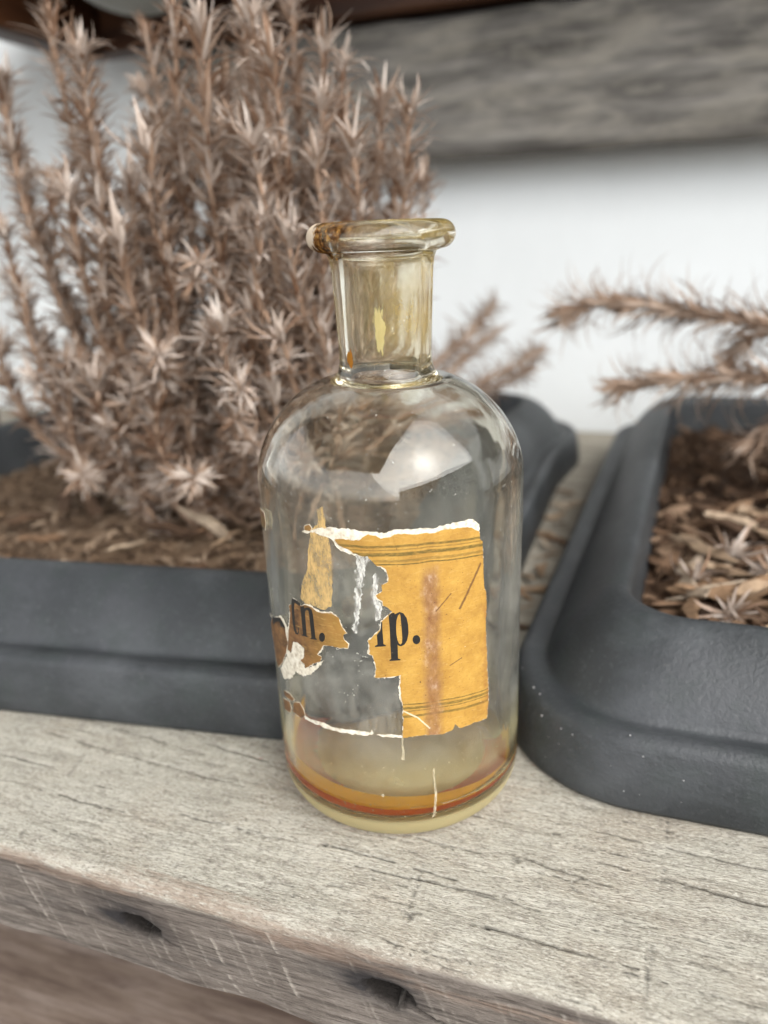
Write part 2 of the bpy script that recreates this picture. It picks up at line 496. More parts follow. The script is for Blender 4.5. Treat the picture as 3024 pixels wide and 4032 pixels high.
fa = lm.attributes.new('top', 'FLOAT', 'FACE'); fa.data.foreach_set('value', tp_.reshape(-1).astype(np.float32))
bm = bmesh.new(); bm.from_mesh(lm)
bmesh.ops.remove_doubles(bm, verts=bm.verts, dist=1e-6)
bmesh.ops.recalc_face_normals(bm, faces=bm.faces)
bm.to_mesh(lm); bm.free()
obj('liquid', lm, bottle, label='thin pool of amber liquid in the bottom of the bottle')

def band(name, r0, r1, zlo, zhi, mat, parent, a0=0, a1=360, n=96, rows=8, soft=2.4, follow=False):
    """curved film on the wall; zlo / zhi are functions of the angle"""
    full_ = (a1 - a0) >= 360
    th = np.radians(np.linspace(a0, a1, n, endpoint=not full_))
    P = np.zeros((rows, n, 3))
    for i in range(rows):
        q = i / (rows - 1)
        for j, t in enumerate(th):
            z = zlo(t) + (zhi(t) - zlo(t)) * q
            r = r0 + (r1 - r0) * q
            if follow:
                r = float(np.interp(z, IPW[:, 1], IPW[:, 0])) - 0.00010
            P[i, j] = (r * math.cos(t), r * math.sin(t), z)
    qi = np.linspace(0, 1, rows)[:, None]; qj = np.linspace(0, 1, n)[None]
    fd = np.clip(np.minimum(qi, 1 - qi) * soft, 0, 1) * (1 if full_ else np.clip(np.minimum(qj, 1 - qj) * soft, 0, 1)) + 0 * qj
    return obj(name, grid_mesh(name, P, (mat,), wrap_v=full_, attrs={'fade': fd}), parent)

IPW = np.array([p for p in IP[5:48]])
def rdot(t):
    return math.cos(t) * RIGHT[0] + math.sin(t) * RIGHT[1]
FILM = mat_residue('amber_syrup_film', (0.95, 0.50, 0.025), -0.1, 0.25, 0.90, (70, 70, 90), 0.72, 0.40)
FILMR = mat_residue('red_brown_syrup_film', (0.62, 0.13, 0.014), -0.1, 0.2, 0.96, (70, 70, 90), 0.60, 0.40)
vaz = math.degrees(VIEW_AZ)
band('syrup_film', 0, 0, lambda t: 0.0096 - 0.030 * 0.03 * rdot(t), lambda t: 0.0138 - 0.070 * 0.03 * rdot(t) + 0.0002 * math.sin(5 * t), FILM, bottle, vaz - 125, vaz + 90, 110, 24, 14.0, True)
band('syrup_film', 0, 0, lambda t: 0.0057, lambda t: 0.0098 - 0.030 * 0.03 * rdot(t), FILMR, bottle, vaz - 125, vaz + 90, 110, 24, 14.0, True)
NECKR = mat_residue('neck_residue', (0.60, 0.47, 0.17), 0.42, 0.75, 0.75, (260, 260, 110), 0.6, 0.3)
va = math.degrees(VIEW_AZ)
band('neck_residue', 0.00855, 0.00885, lambda t: 0.1120, lambda t: 0.1335 + 0.001 * math.sin(6 * t), NECKR, bottle, va - 30, va + 85, 60, 12)
GOLD = mat_residue('pale_cork_crust', (0.86, 0.80, 0.46), 0.18, 0.30, 1.0, (900, 900, 350), 0.35, 0.55)
band('cork_crust', 0.0106, 0.01095, lambda t: 0.1140, lambda t: 0.1300, GOLD, bottle, va - 17, va + 6, 24, 18)
GOLD2 = mat_residue('brown_cork_crust', (0.40, 0.17, 0.03), 0.18, 0.32, 1.0, (900, 900, 350), 0.35, 0.55)
bnd = band('cork_crust', 0.01090, 0.01095, lambda t: 0.1122, lambda t: 0.1185, GOLD2, bottle, va - 57, va - 37, 18, 14)
bnd['label'] = 'brown crust at the foot of the neck'

# ------------------------------------------------------------------ paper label
LAB = {
    'main': [(-12.59,80.85),(-11.29,81.2),(-8.81,80.99),(-7.18,81.17),(-5.14,82.53),(-3.59,82.21),(-2.46,81.59),(-0.52,81.83),(0.28,82.55),(2.98,82.47),(4.92,82.13),(6.9,82.2),(8.92,81.93),(9.75,82.22),(13.17,82.26),(16.84,81.84),(18.42,81.13),(19.09,80.46),(19.98,80.1),(20.31,78.08),(20.97,77.46),(21.09,75.25),(21.49,66.19),(22.2,64.58),(22.35,61.29),(22.09,56.7),(22.66,46.83),(23.02,41.7),(23.27,36.52),(22.8,30.9),(18.87,31.53),(14.62,31.62),(13.15,33.28),(12.65,31.76),(10.05,31.33),(7.57,31.81),(5.37,32.06),(3.2,32.0),(0.63,31.82),(0.59,33.23),(0.85,36.23),(0.89,40.18),(0.55,42.64),(0.44,45.55),(0.66,48.64),(-0.92,48.22),(-3.0,48.0),(-5.09,47.92),(-4.77,50.31),(-5.11,52.18),(-5.34,53.57),(-6.28,53.98),(-5.98,55.86),(-6.33,57.22),(-5.04,58.44),(-3.55,59.85),(-3.06,61.9),(-2.0,63.25),(-0.55,64.47),(-1.91,65.7),(-2.5,65.92),(-2.65,67.03),(-3.82,67.68),(-4.0,68.34),(-2.56,69.44),(-2.7,70.75),(-1.29,71.6),(-1.23,73.11),(-1.76,74.62),(-2.71,75.27),(-3.7,75.27),(-4.26,75.9),(-5.37,77.58),(-6.57,77.53),(-7.36,77.83),(-8.56,78.05),(-9.74,79.02),(-11.81,79.67)] ,
    'white_top': [(-20.92,81.23),(-20.32,81.87),(-18.0,82.2),(-16.49,82.95),(-13.71,83.58),(-10.3,83.59),(-7.07,83.29),(-2.79,82.92),(-1.25,82.81),(0.31,83.46),(3.78,83.44),(6.92,83.23),(8.53,82.82),(10.18,83.28),(13.18,83.51),(15.43,83.49),(16.94,83.67),(18.42,83.16),(19.24,82.42),(19.87,81.63),(20.19,80.26),(19.35,79.83),(17.33,80.97),(13.16,81.64),(9.32,81.46),(2.95,81.56),(0.24,81.31),(-2.47,81.17),(-5.19,81.36),(-6.81,80.68),(-8.83,80.57),(-11.15,80.08),(-9.73,79.23),(-7.35,78.0),(-8.99,77.72),(-11.25,78.46),(-12.29,78.98),(-13.05,80.59),(-14.33,81.27),(-16.61,81.49),(-18.03,81.86),(-19.61,81.15)] ,
    'tn': [(-26.23,63.76),(-24.92,63.62),(-23.45,62.67),(-21.9,63.36),(-20.22,63.35),(-18.7,62.58),(-17.19,62.48),(-14.74,62.98),(-12.95,62.16),(-12.41,60.19),(-11.8,59.14),(-11.17,58.54),(-12.1,57.94),(-11.95,56.8),(-10.9,55.8),(-11.18,54.82),(-13.0,54.52),(-14.86,54.61),(-17.34,54.27),(-18.23,52.85),(-19.42,51.31),(-18.12,50.96),(-18.77,49.57),(-21.08,48.36),(-22.7,46.82),(-23.7,46.21),(-23.89,47.38),(-25.16,47.64),(-23.69,49.18),(-23.42,51.72),(-25.61,52.4),(-27.44,51.94),(-28.92,48.61),(-30.36,48.49),(-28.91,54.06),(-27.53,59.43),(-27.87,61.22),(-26.44,62.19)] ,
    'chunk': [(-38.64,53.54),(-32.77,56.17),(-30.68,54.57),(-30.61,52.38),(-30.02,50.64),(-31.53,46.95),(-34.39,43.01),(-37.94,39.84),(-39.38,40.92),(-40.81,45.47),(-42.96,49.62)] ,
    'bit1': [(-35.03,34.64),(-31.6,35.5),(-29.43,35.02),(-30.46,33.97),(-34.71,33.31)] ,
    'bit2': [(-36.38,31.71),(-32.06,32.87),(-31.39,31.08),(-32.32,29.65),(-35.69,28.94)] ,
    'bit3': [(-29.56,34.16),(-27.05,35.11),(-25.75,33.88),(-25.24,32.27),(-26.83,30.89),(-30.67,30.93)] ,
    'bit4': [(-42.37,81.16),(-37.47,81.49),(-36.71,79.21),(-37.8,77.24),(-41.25,77.22)] ,
    'bit5': [(-20.22,82.87),(-18.89,83.32),(-18.21,82.59),(-18.77,81.85),(-20.32,81.87)] ,
    'strip_bottom': [(-25.54,32.66),(-25.13,32.06),(-22.01,32.36),(-19.09,32.79),(-16.46,32.43),(-13.46,32.75),(-10.63,32.97),(-7.05,33.01),(-6.49,33.83),(-6.19,32.59),(-7.53,32.04),(-9.78,31.85),(-13.52,31.71),(-17.58,31.4),(-20.9,31.49),(-25.36,31.27)] ,
    'strip_bottom2': [(-5.54,32.55),(-2.74,32.79),(0.44,32.33),(0.46,31.83),(-2.77,31.98),(-4.49,32.01)] ,
    'fringe_left': [(-45.31,51.62),(-39.82,52.98),(-32.66,56.71),(-30.85,56.22),(-29.8,54.69),(-28.6,56.14),(-29.66,51.29),(-29.8,48.23),(-28.74,48.18),(-27.44,51.94),(-25.44,52.7),(-23.07,52.08),(-23.37,49.29),(-24.85,47.51),(-23.73,45.95),(-20.54,48.05),(-18.49,49.64),(-17.65,50.36),(-18.87,48.32),(-21.98,45.09),(-24.63,43.6),(-27.43,43.7),(-30.35,40.32),(-34.21,38.38),(-36.33,40.17),(-31.52,45.94),(-30.3,50.52),(-30.73,54.31),(-32.84,55.79),(-38.79,53.12)] ,
    'yellow_streak': [(-18.5,82.12),(-16.4,84.14),(-16.53,87.05),(-15.17,88.05),(-14.3,81.7),(-13.66,76.88),(-13.89,70.31),(-14.64,64.37),(-16.63,63.29),(-19.13,63.63),(-21.87,63.59),(-23.43,64.54),(-22.52,68.47),(-20.42,72.59),(-19.72,77.14)] ,
    'scr1': [(-7.97,77.67),(-5.74,78.2),(-4.8,77.17),(-6.24,74.56),(-6.98,69.31),(-7.88,63.92),(-8.75,59.3),(-9.82,59.41),(-9.17,65.59),(-8.26,72.28)] ,
    'scr2': [(-3.98,73.34),(-3.4,72.91),(-3.99,68.56),(-3.1,65.92),(-3.0,63.25),(-4.27,61.87),(-4.95,64.99),(-5.19,68.52)] ,
    'p_bowl': [(-1.5,63.55),(-0.92,64.11),(-0.22,64.24),(-0.14,63.83),(0.31,64.07),(0.91,64.37),(1.71,63.99),(2.38,62.79),(2.68,61.11),(2.72,59.12),(2.33,57.29),(1.71,56.26),(0.99,55.88),(0.4,56.07),(0.22,56.4),(0.21,55.27),(0.2,52.83),(0.76,52.61),(0.66,52.37),(-1.64,52.26),(-1.75,52.48),(-1.31,52.83),(-1.37,56.4),(-1.36,59.87)] ,
    'p_hole': [(0.89,63.93),(0.53,63.48),(0.19,62.45),(0.03,60.62),(0.06,58.76),(0.25,57.42),(0.53,56.6),(0.88,56.32),(1.18,56.7),(1.29,57.9),(1.23,60.03),(1.11,62.14),(1.06,63.45)] ,
    'i_frag': [(-3.21,61.93),(-2.92,62.12),(-2.98,60.67),(-2.93,58.81),(-2.88,56.54),(-2.39,56.25),(-2.38,56.0),(-4.8,55.76),(-4.82,56.01),(-4.22,56.38),(-4.26,58.79),(-3.48,59.82),(-3.31,60.67)] ,
    'dot1': [(5.25,57.14),(5.17,56.68),(4.94,56.32),(4.63,56.12),(4.27,56.11),(3.93,56.3),(3.67,56.65),(3.54,57.1),(3.55,57.57),(3.71,58.0),(3.98,58.29),(4.33,58.39),(4.68,58.3),(4.99,58.03),(5.19,57.61)] ,
    'n1': [(-23.56,62.39),(-22.32,62.9),(-22.17,62.34),(-21.66,62.76),(-20.71,63.05),(-19.95,62.68),(-19.67,61.27),(-19.57,58.3),(-19.49,55.62),(-19.07,55.41),(-19.22,55.17),(-21.0,54.93),(-21.08,55.1),(-20.67,55.37),(-20.74,57.97),(-20.85,60.95),(-20.96,62.14),(-21.37,62.3),(-21.96,61.72),(-22.12,60.86),(-22.13,58.11),(-22.21,55.31),(-21.8,55.27),(-21.82,55.1),(-23.81,54.9),(-23.86,55.11),(-23.35,55.44),(-23.44,57.98),(-23.42,60.74)] ,
    't1': [(-26.24,63.73),(-24.99,63.75),(-23.47,63.24),(-23.48,62.5),(-24.55,62.66),(-25.35,62.93),(-25.75,61.64),(-25.91,59.1),(-25.86,56.32),(-25.54,55.09),(-25.15,55.02),(-24.94,55.8),(-24.88,56.66),(-24.64,56.74),(-24.73,55.31),(-25.2,54.64),(-26.01,54.46),(-26.57,55.22),(-26.87,57.36),(-26.79,60.46),(-26.73,62.14)] ,
    'dot2': [(-16.74,56.5),(-16.85,55.99),(-17.08,55.54),(-17.41,55.21),(-17.76,55.07),(-18.09,55.14),(-18.33,55.41),(-18.44,55.83),(-18.39,56.33),(-18.21,56.83),(-17.92,57.23),(-17.57,57.47),(-17.22,57.5),(-16.94,57.33),(-16.77,56.97)] ,
    'chunk_dark': [(-38.92,53.67),(-36.78,54.42),(-33.2,56.0),(-32.35,55.78),(-31.08,55.16),(-30.56,54.23),(-31.53,54.11),(-32.74,53.74),(-33.46,54.73),(-35.3,54.07),(-38.56,51.66)] ,
}
def jag(poly, amp, step, seed, closed=True):
    r = np.random.default_rng(seed)
    out = []
    n = len(poly)
    for i in range(n):
        a = np.array(poly[i]); b = np.array(poly[(i + 1) % n])
        L = np.hypot(*(b - a))
        k = max(1, int(L / step))
        nrm = np.array([-(b - a)[1], (b - a)[0]]) / max(L, 1e-6)
        for q in range(k):
            p = a + (b - a) * q / k
            if q or True:
                p = p + nrm * r.normal() * amp * 0.6 + r.normal(size=2) * amp * 0.25
            out.append(tuple(p))
    return out

def curved_patch(name, loops, r_in, r_out, mat, parent, cut=1.1, **props):
    """flat outline (mm round, mm up) wrapped round the bottle with real thickness"""
    bm = bmesh.new()
    for lp in loops:
        vs_ = [bm.verts.new((x, y, 0)) for x, y in lp]
        for i in range(len(vs_)):
            bm.edges.new((vs_[i], vs_[(i + 1) % len(vs_)]))
    bmesh.ops.triangle_fill(bm, use_beauty=True, edges=bm.edges[:])
    xs = [v.co.x for v in bm.verts]
    x = min(xs) + cut
    while x < max(xs):
        bmesh.ops.bisect_plane(bm, geom=bm.verts[:] + bm.edges[:] + bm.faces[:], dist=1e-5, plane_co=(x, 0, 0), plane_no=(1, 0, 0))
        x += cut
    for f in bm.faces:
        if f.normal.z < 0:
            f.normal_flip()
    top = bm.faces[:]
    ret = bmesh.ops.extrude_face_region(bm, geom=top)
    newv = [e for e in ret['geom'] if isinstance(e, bmesh.types.BMVert)]
    for v in newv:
        v.co.z = 1.0
    uvl = bm.loops.layers.uv.new('UVMap')
    for f in bm.faces:
        for l in f.loops:
            l[uvl].uv = (l.vert.co.x, l.vert.co.y)
    for v in bm.verts:
        s, z, k = v.co
        r = r_out if k > 0.5 else r_in
        a = VIEW_AZ + s / 32.6
        v.co = (r * math.cos(a), r * math.sin(a), z / 1000.0)
    bmesh.ops.recalc_face_normals(bm, faces=bm.faces)
    me = bpy.data.meshes.new(name)
    bm.to_mesh(me); bm.free()
    me.materials.append(mat)
    return obj(name, me, parent, **props)

def scaled(poly, k):
    c = np.mean(np.array(poly), 0)
    return [tuple(c + (np.array(p) - c) * k) for p in poly]
def grow(poly, d):
    p = np.array(poly); n = len(p); out = []
    area = 0.5 * np.sum(p[:, 0] * np.roll(p[:, 1], -1) - np.roll(p[:, 0], -1) * p[:, 1])
    sg = 1 if area > 0 else -1
    for i in range(n):
        t = p[(i + 1) % n] - p[i - 1]
        t = t / max(np.hypot(*t), 1e-6)
        out.append(tuple(p[i] + sg * d * np.array([t[1], -t[0]])))
    return out

def wander(poly, d, seed):
    g_ = np.random.default_rng(seed)
    out = grow(poly, 1.0); n = len(poly)
    w = np.clip(np.convolve(np.tile(g_.uniform(-0.8, 3.0, n), 3), [0.25, 0.5, 0.25], 'same')[n:2 * n], 0.06, 2.0) * d
    w = np.where(np.array([p[0] > 18.5 or p[1] < 33.5 for p in poly]), 0.05, w)
    return [tuple(np.array(p) + (np.array(q) - np.array(p)) * k) for p, q, k in zip(poly, out, w)]
RG = 0.03262
label = curved_patch('paper_label', [jag(LAB['white_top'], 0.16, 0.45, 3)], RG, 0.03272, WHITEPAPER, bottle, label='torn remains of an ochre paper label with black lettering')
m_main = jag(LAB['main'], 0.10, 0.5, 4)
curved_patch('torn_edge', [jag(wander(LAB['main'], 0.19, 21), 0.16, 0.35, 5)], RG, 0.03270, WHITEPAPER, label)
curved_patch('printed_paper', [m_main], 0.03270, 0.03279, PAPER, label)
for nm in ('p', 'i_frag', 'dot1'):
    lp = [LAB['p_bowl'], LAB['p_hole']] if nm == 'p' else [LAB[nm]]
    curved_patch('full_stop' if nm.startswith('dot') else 'letter', lp, 0.03279, 0.03282, INK, label)
frag = curved_patch('label_fragment', [jag(wander(LAB['tn'], 0.18, 22), 0.14, 0.35, 6)], RG, 0.03270, WHITEPAPER, bottle, label='torn brown scrap of label carrying the letters n and full stop')
curved_patch('printed_paper', [jag(LAB['tn'], 0.08, 0.5, 7)], 0.03270, 0.03279, PAPER, frag)
for nm in ('n1', 't1', 'dot2'):
    curved_patch('full_stop' if nm.startswith('dot') else 'letter', [LAB[nm]], 0.03279, 0.03282, INK, frag)
for nm in ('chunk', 'bit1', 'bit2', 'bit3', 'bit4', 'bit5'):
    fr = curved_patch('label_fragment', [jag(grow(LAB[nm], 0.14), 0.10, 0.5, 8)], RG, 0.03268, WHITEPAPER, bottle)
    curved_patch('printed_paper', [jag(LAB[nm], 0.06, 0.6, 9)], 0.03268, 0.03276, PAPER, fr)
    if nm == 'chunk':
        curved_patch('letter', [LAB['chunk_dark']], 0.03276, 0.03280, INK, fr)
DRIP = mat_residue('dried_milky_drip', (0.74, 0.66, 0.48), 0.30, 0.72, 0.8, (1200, 1200, 500), 0.4)
for i_, dr in enumerate(([(0.27, 31.67), (0.78, 31.65), (0.57, 30.26), (0.98, 27.21), (0.84, 25.43), (-0.0, 25.63), (0.34, 28.26)], [(7.43, 21.93), (7.97, 22.07), (8.0, 18.93), (8.47, 14.58), (8.13, 10.37), (7.91, 8.25), (7.07, 7.8), (7.59, 11.04), (7.84, 14.74)], [(-5.37, 15.29), (-4.69, 15.77), (-4.15, 15.28), (-4.6, 14.82)])):
    curved_patch('paper_shred', [jag(dr, 0.05, 0.4, 30 + i_)], RG, 0.03265, DRIP, bottle)
for nm in ('strip_bottom', 'strip_bottom2', 'fringe_left'):
    curved_patch('paper_shred', [jag(LAB[nm], 0.16, 0.4, 10)], RG, 0.03267, WHITEPAPER, bottle)
YS = mat_residue('yellow_paper_reflection', (0.74, 0.53, 0.24), 0.32, 0.62, 0.85, (500, 500, 220), 0.3)
curved_patch('paper_reflection', [jag(LAB['yellow_streak'], 0.15, 0.5, 12)], RG, 0.03264, YS, bottle)  # yellow patch paints the paper strip's reflection in the glass
WS = mat_residue('white_paper_fluff', (0.80, 0.79, 0.74), 0.40, 0.64, 0.85, (900, 900, 300), 0.3)
HZ = mat_residue('cloudy_glue_residue', (0.80, 0.78, 0.68), 0.40, 0.85, 0.13, (420, 420, 230), 0.3)
curved_patch('glue_residue', [jag([(-27.5, 46.5), (-21, 45.5), (-16.5, 52.5), (-11, 53.5), (-5.6, 51), (-4.0, 47.0), (-0.2, 46.5), (0.4, 40), (0.4, 33.2), (-6, 32.8), (-14, 34.0), (-22, 37.5)], 0.4, 0.8, 15)], RG - 0.00001, 0.03263, HZ, bottle)
curved_patch('glue_residue', [jag([(-22, 64), (-13, 80), (-8, 77), (-2, 70), (-5, 64.5), (-8, 57), (-11, 62)], 0.4, 0.8, 16)], RG - 0.00001, 0.03263, HZ, bottle)
for nm in ('scr1', 'scr2'):
    curved_patch('paper_fluff', [jag(LAB[nm], 0.3, 0.4, 13)], RG, 0.03264, WS, bottle)

# ================================================================== SURROUNDINGS
def mat_wood_front():
    g = NT('weathered_oak')
    co = g.coord('Object')
    fine = g.noise(g.coord('Object', (120, 1500, 1500)), 1.0, 5, 0.7)
    mid = g.noise(g.coord('Object', (55, 280, 280)), 1.0, 6, 0.7)
    speck = g.noise(g.coord('Object', (420, 900, 900)), 1.0, 4, 0.7)
    big = g.noise(g.coord('Object', (22, 40, 40)), 1.0, 4, 0.6)
    pale = g.ramp(mid, [(0.26, (0.245, 0.225, 0.183)), (0.48, (0.435, 0.410, 0.345)), (0.72, (0.545, 0.52, 0.45))])
    pale = g.mix(g.n('MapRange', {0: big, 1: 0.48, 2: 0.66, 3: 0, 4: 0.55}).outputs[0], pale, (0.37, 0.315, 0.245))
    mot = g.noise(g.coord('Object', (170, 330, 330)), 1.0, 5, 0.7)
    pale = g.mix(g.n('MapRange', {0: mot, 1: 0.52, 2: 0.70, 3: 0, 4: 0.6}).outputs[0], pale, (0.19, 0.17, 0.145))
    pale = g.mix(g.n('MapRange', {0: speck, 1: 0.50, 2: 0.70, 3: 0, 4: 0.6}).outputs[0], pale, (0.15, 0.13, 0.105))
    pale = g.mix(g.n('MapRange', {0: fine, 1: 0.56, 2: 0.74, 3: 0, 4: 0.5}).outputs[0], pale, (0.13, 0.11, 0.09))
    mic = g.noise(g.coord('Object', (900, 2600, 2600)), 1.0, 3, 0.7)
    pale = g.mix(g.n('MapRange', {0: mic, 1: 0.55, 2: 0.68, 3: 0, 4: 0.65}).outputs[0], pale, (0.085, 0.072, 0.058))
    pale = g.mix(g.n('MapRange', {0: mic, 1: 0.47, 2: 0.34, 3: 0, 4: 0.65}).outputs[0], pale, (0.66, 0.635, 0.56))
    # sawn front face: browner and streaky
    brown = g.ramp(mid, [(0.25, (0.082, 0.068, 0.058)), (0.5, (0.165, 0.140, 0.120)), (0.75, (0.28, 0.245, 0.215))])
    brown = g.mix(g.n('MapRange', {0: fine, 1: 0.47, 2: 0.68, 3: 0, 4: 0.6}).outputs[0], brown, (0.30, 0.265, 0.23))
    brown = g.mix(g.n('MapRange', {0: big, 1: 0.52, 2: 0.68, 3: 0, 4: 0.5}).outputs[0], brown, (0.065, 0.05, 0.042))
    brown = g.mix(g.n('MapRange', {0: g.noise(g.coord('Object', (160, 3000, 3000)), 1.0, 3, 0.7), 1: 0.54, 2: 0.68, 3: 0, 4: 0.75}).outputs[0], brown, (0.040, 0.030, 0.024))
    face = g.attr('sawn')
    col = g.mix(face, pale, brown)
    col = g.mix(g.attr('ruddy'), col, g.ramp(fine, [(0.35, (0.165, 0.105, 0.074)), (0.65, (0.36, 0.265, 0.20))]))
    col = g.mix(g.attr('sawmark'), col, (0.55, 0.50, 0.43))
    col = g.mix(g.attr('stain'), col, (0.022, 0.021, 0.023))
    col = g.mix(g.attr('crack'), col, (0.016, 0.013, 0.011))
    h = g.math('ADD', g.math('MULTIPLY', fine, 0.5), g.math('ADD', g.math('MULTIPLY', speck, -0.35), g.math('MULTIPLY', mic, -0.35)))
    nrm = g.bump(h, 1.0, 0.0011)
    return g.done(g.principled(col, 0.85, nrm, **{'Specular IOR Level': 0.25}))

def mat_wood_plain(name, dark, mid, light, sx=25, sy=300, rough=0.85, blot=None, bscale=(9, 40, 40)):
    g = NT(name)
    a = g.noise(g.coord('Object', (sx, sy, sy)), 1.0, 5, 0.65)
    col = g.ramp(a, [(0.28, dark), (0.5, mid), (0.74, light)])
    if blot:
        b = g.noise(g.coord('Object', bscale), 1.0, 5, 0.62, 0.6)
        col = g.mix(g.n('MapRange', {0: b, 1: 0.46, 2: 0.72, 3: 0, 4: 0.75}).outputs[0], col, blot)
    f = g.noise(g.coord('Object', (sx * 2, sy * 4, sy * 4)), 1.0, 3, 0.6)
    return g.done(g.principled(col, rough, g.bump(f, 0.4, 0.0008), **{'Specular IOR Level': 0.25}))

WOOD = mat_wood_front()
WOOD2 = mat_wood_plain('weathered_bench_boards', (0.17, 0.15, 0.12), (0.36, 0.325, 0.265), (0.50, 0.465, 0.39))
WOODLOW = mat_wood_plain('brown_lower_board', (0.10, 0.068, 0.052), (0.22, 0.165, 0.13), (0.33, 0.265, 0.225), 18, 160, 0.9, (0.10, 0.066, 0.054), (40, 160, 160))
LICHEN = mat_wood_plain('grey_lichened_plank', (0.060, 0.055, 0.049), (0.155, 0.144, 0.130), (0.31, 0.29, 0.26), 14, 110, 0.9, (0.36, 0.33, 0.275), (22, 75, 75))
BROWN = mat_wood_plain('dark_brown_stained_wood', (0.020, 0.008, 0.004), (0.050, 0.019, 0.008), (0.085, 0.033, 0.013), 12, 130, 0.45)

# ------------------------------------------------------------------ bench
bench = thing('wooden_bench', 'weathered pale grey wooden bench whose front board carries the bottle', 'bench')

def front_plank():
    xs_mid = np.arange(-0.150, 0.1301, 0.0005)
    xl = -0.150 - np.cumsum(np.linspace(0.001, 0.02, 24))[::-1]
    xr = 0.130 + np.cumsum(np.linspace(0.001, 0.02, 24))
    X = np.concatenate([xl, xs_mid, xr])
    r = 0.0030; T = 0.0285; F_ = -0.0605
    path = []; nrm = []; zone = []
    for y in np.concatenate([np.arange(0.085, 0.03, -0.0010), np.arange(0.03, F_ + r, -0.0004)]):
        path.append((y, 0.0)); nrm.append((0, 1)); zone.append(0)
    for a in np.linspace(0, math.pi / 2, 14):
        path.append((F_ + r - r * math.sin(a), -r + r * math.cos(a))); nrm.append((-math.sin(a), math.cos(a))); zone.append(math.sin(a) ** 2)
    for z in np.arange(-r - 0.00035, -T + 0.001, -0.00035):
        path.append((F_, z)); nrm.append((-1, 0)); zone.append(1)
    for a in np.linspace(0, math.pi / 2, 6):
        path.append((F_ + 0.001 - 0.001 * math.cos(a), -T - 0.001 * math.sin(a) + 0.001)); nrm.append((-math.cos(a), -math.sin(a))); zone.append(1)
    for y in np.linspace(F_ + 0.004, 0.085, 10):
        path.append((y, -T)); nrm.append((0, -1)); zone.append(1)
    path = np.array(path); nrm = np.array(nrm, float); zone = np.array(zone, float)
    nu, nv = len(path), len(X)
    Y = path[:, 0][:, None] + 0 * X[None]; Z = path[:, 1][:, None] + 0 * X[None]
    XX = X[None] + 0 * Y
    D = np.zeros_like(Y)
    crack = np.zeros_like(Y); sawm = np.zeros_like(Y); stain = np.zeros_like(Y); ruddy = np.zeros_like(Y)
    zn = zone[:, None] + 0 * XX
    top = (zn < 0.5) & (Z > -0.004)
    face = zn >= 0.5
    r_ = np.random.default_rng(21)
    # long drying cracks that follow the grain
    def add_crack(x0, y0, L, w, dep, slope=0.0, seed=0):
        xx = XX - x0
        q = np.clip(xx / L, 0, 1)
        yc = y0 + slope * xx + 0.0010 * fbm(XX * 90, XX * 0 + seed, seed, 3) + 0.0009 * fbm(XX * 420, XX * 0 + seed, seed + 5, 2)
        ww = w * np.sin(np.pi * q) ** 0.6 * (0.55 + 0.9 * vnoise(XX * 300, XX * 0 + seed, seed + 3)) * (vnoise(XX * 160, XX * 0 + seed * 3, seed + 9) > 0.22)
        m = np.clip(1 - np.abs(Y - yc) / np.maximum(ww, 1e-6), 0, 1) * ((xx > 0) & (xx < L)) * top
        return m, dep * m
    cr = [(-0.040, 0.000, 0.040, 0.00030, 0.0006, -0.20), (0.028, -0.0255, 0.034, 0.00032, 0.0007, -0.10), (0.055, -0.022, 0.055, 0.00048, 0.0010, -0.06), (0.040, -0.012, 0.060, 0.00030, 0.0006, -0.03),
          (-0.085, -0.020, 0.050, 0.00030, 0.0006, -0.05), (-0.110, -0.008, 0.055, 0.00028, 0.0005, -0.10), (0.000, -0.040, 0.040, 0.00028, 0.0005, 0.02), (-0.062, -0.008, 0.028, 0.00038, 0.0008, -0.12), (-0.128, -0.030, 0.040, 0.0003, 0.0006, -0.04), (-0.135, -0.016, 0.060, 0.0003, 0.0006, -0.08), (-0.095, -0.040, 0.034, 0.00028, 0.0005, -0.02), (-0.010, -0.036, 0.036, 0.0003, 0.0006, -0.03), (0.030, -0.048, 0.038, 0.0003, 0.0006, -0.02), (-0.120, 0.000, 0.060, 0.0003, 0.0005, -0.10)]
    for i in range(85):
        cr.append((r_.uniform(-0.15, 0.12), r_.uniform(-0.060, 0.028), r_.uniform(0.006, 0.038), r_.uniform(0.00016, 0.00030), r_.uniform(0.0001, 0.0004), r_.normal() * 0.03 - 0.02))
    for i, c in enumerate(cr):
        m, d = add_crack(c[0], c[1], c[2], c[3] * (1.15 if i < 14 else 0.9), c[4] * 1.4, c[5], seed=i)
        crack = np.maximum(crack, m * (1.0 if i < 14 else r_.uniform(0.35, 0.9))); D -= d
    # old transverse saw / knife marks across the top
    for i in range(17):
        x0 = -0.142 + i * 0.0165 + r_.normal() * 0.004
        xc = x0 + 0.0035 * np.sin((Y + 0.03) * 40 + i) * 0.6 + 0.0012 * fbm(Y * 260, Y * 0 + i, 50 + i, 3) + r_.normal() * 0.10 * (Y + 0.02)
        brk = np.clip((vnoise(Y * 130, Y * 0 + i * 5, 70 + i) - 0.42) * 5, 0, 1)
        m = np.clip(1 - np.abs(XX - xc) / 0.00075, 0, 1) * top * brk * (r_.uniform(0.7, 1.0) if i in (3, 8, 10, 13, 15) else r_.uniform(0.05, 0.28))
        rag = np.clip((vnoise(XX * 900, Y * 1600, 31 + i) - 0.30) * 2.6, 0, 1)
        crack = np.maximum(crack, 0.75 * m * rag); D -= 0.00022 * m
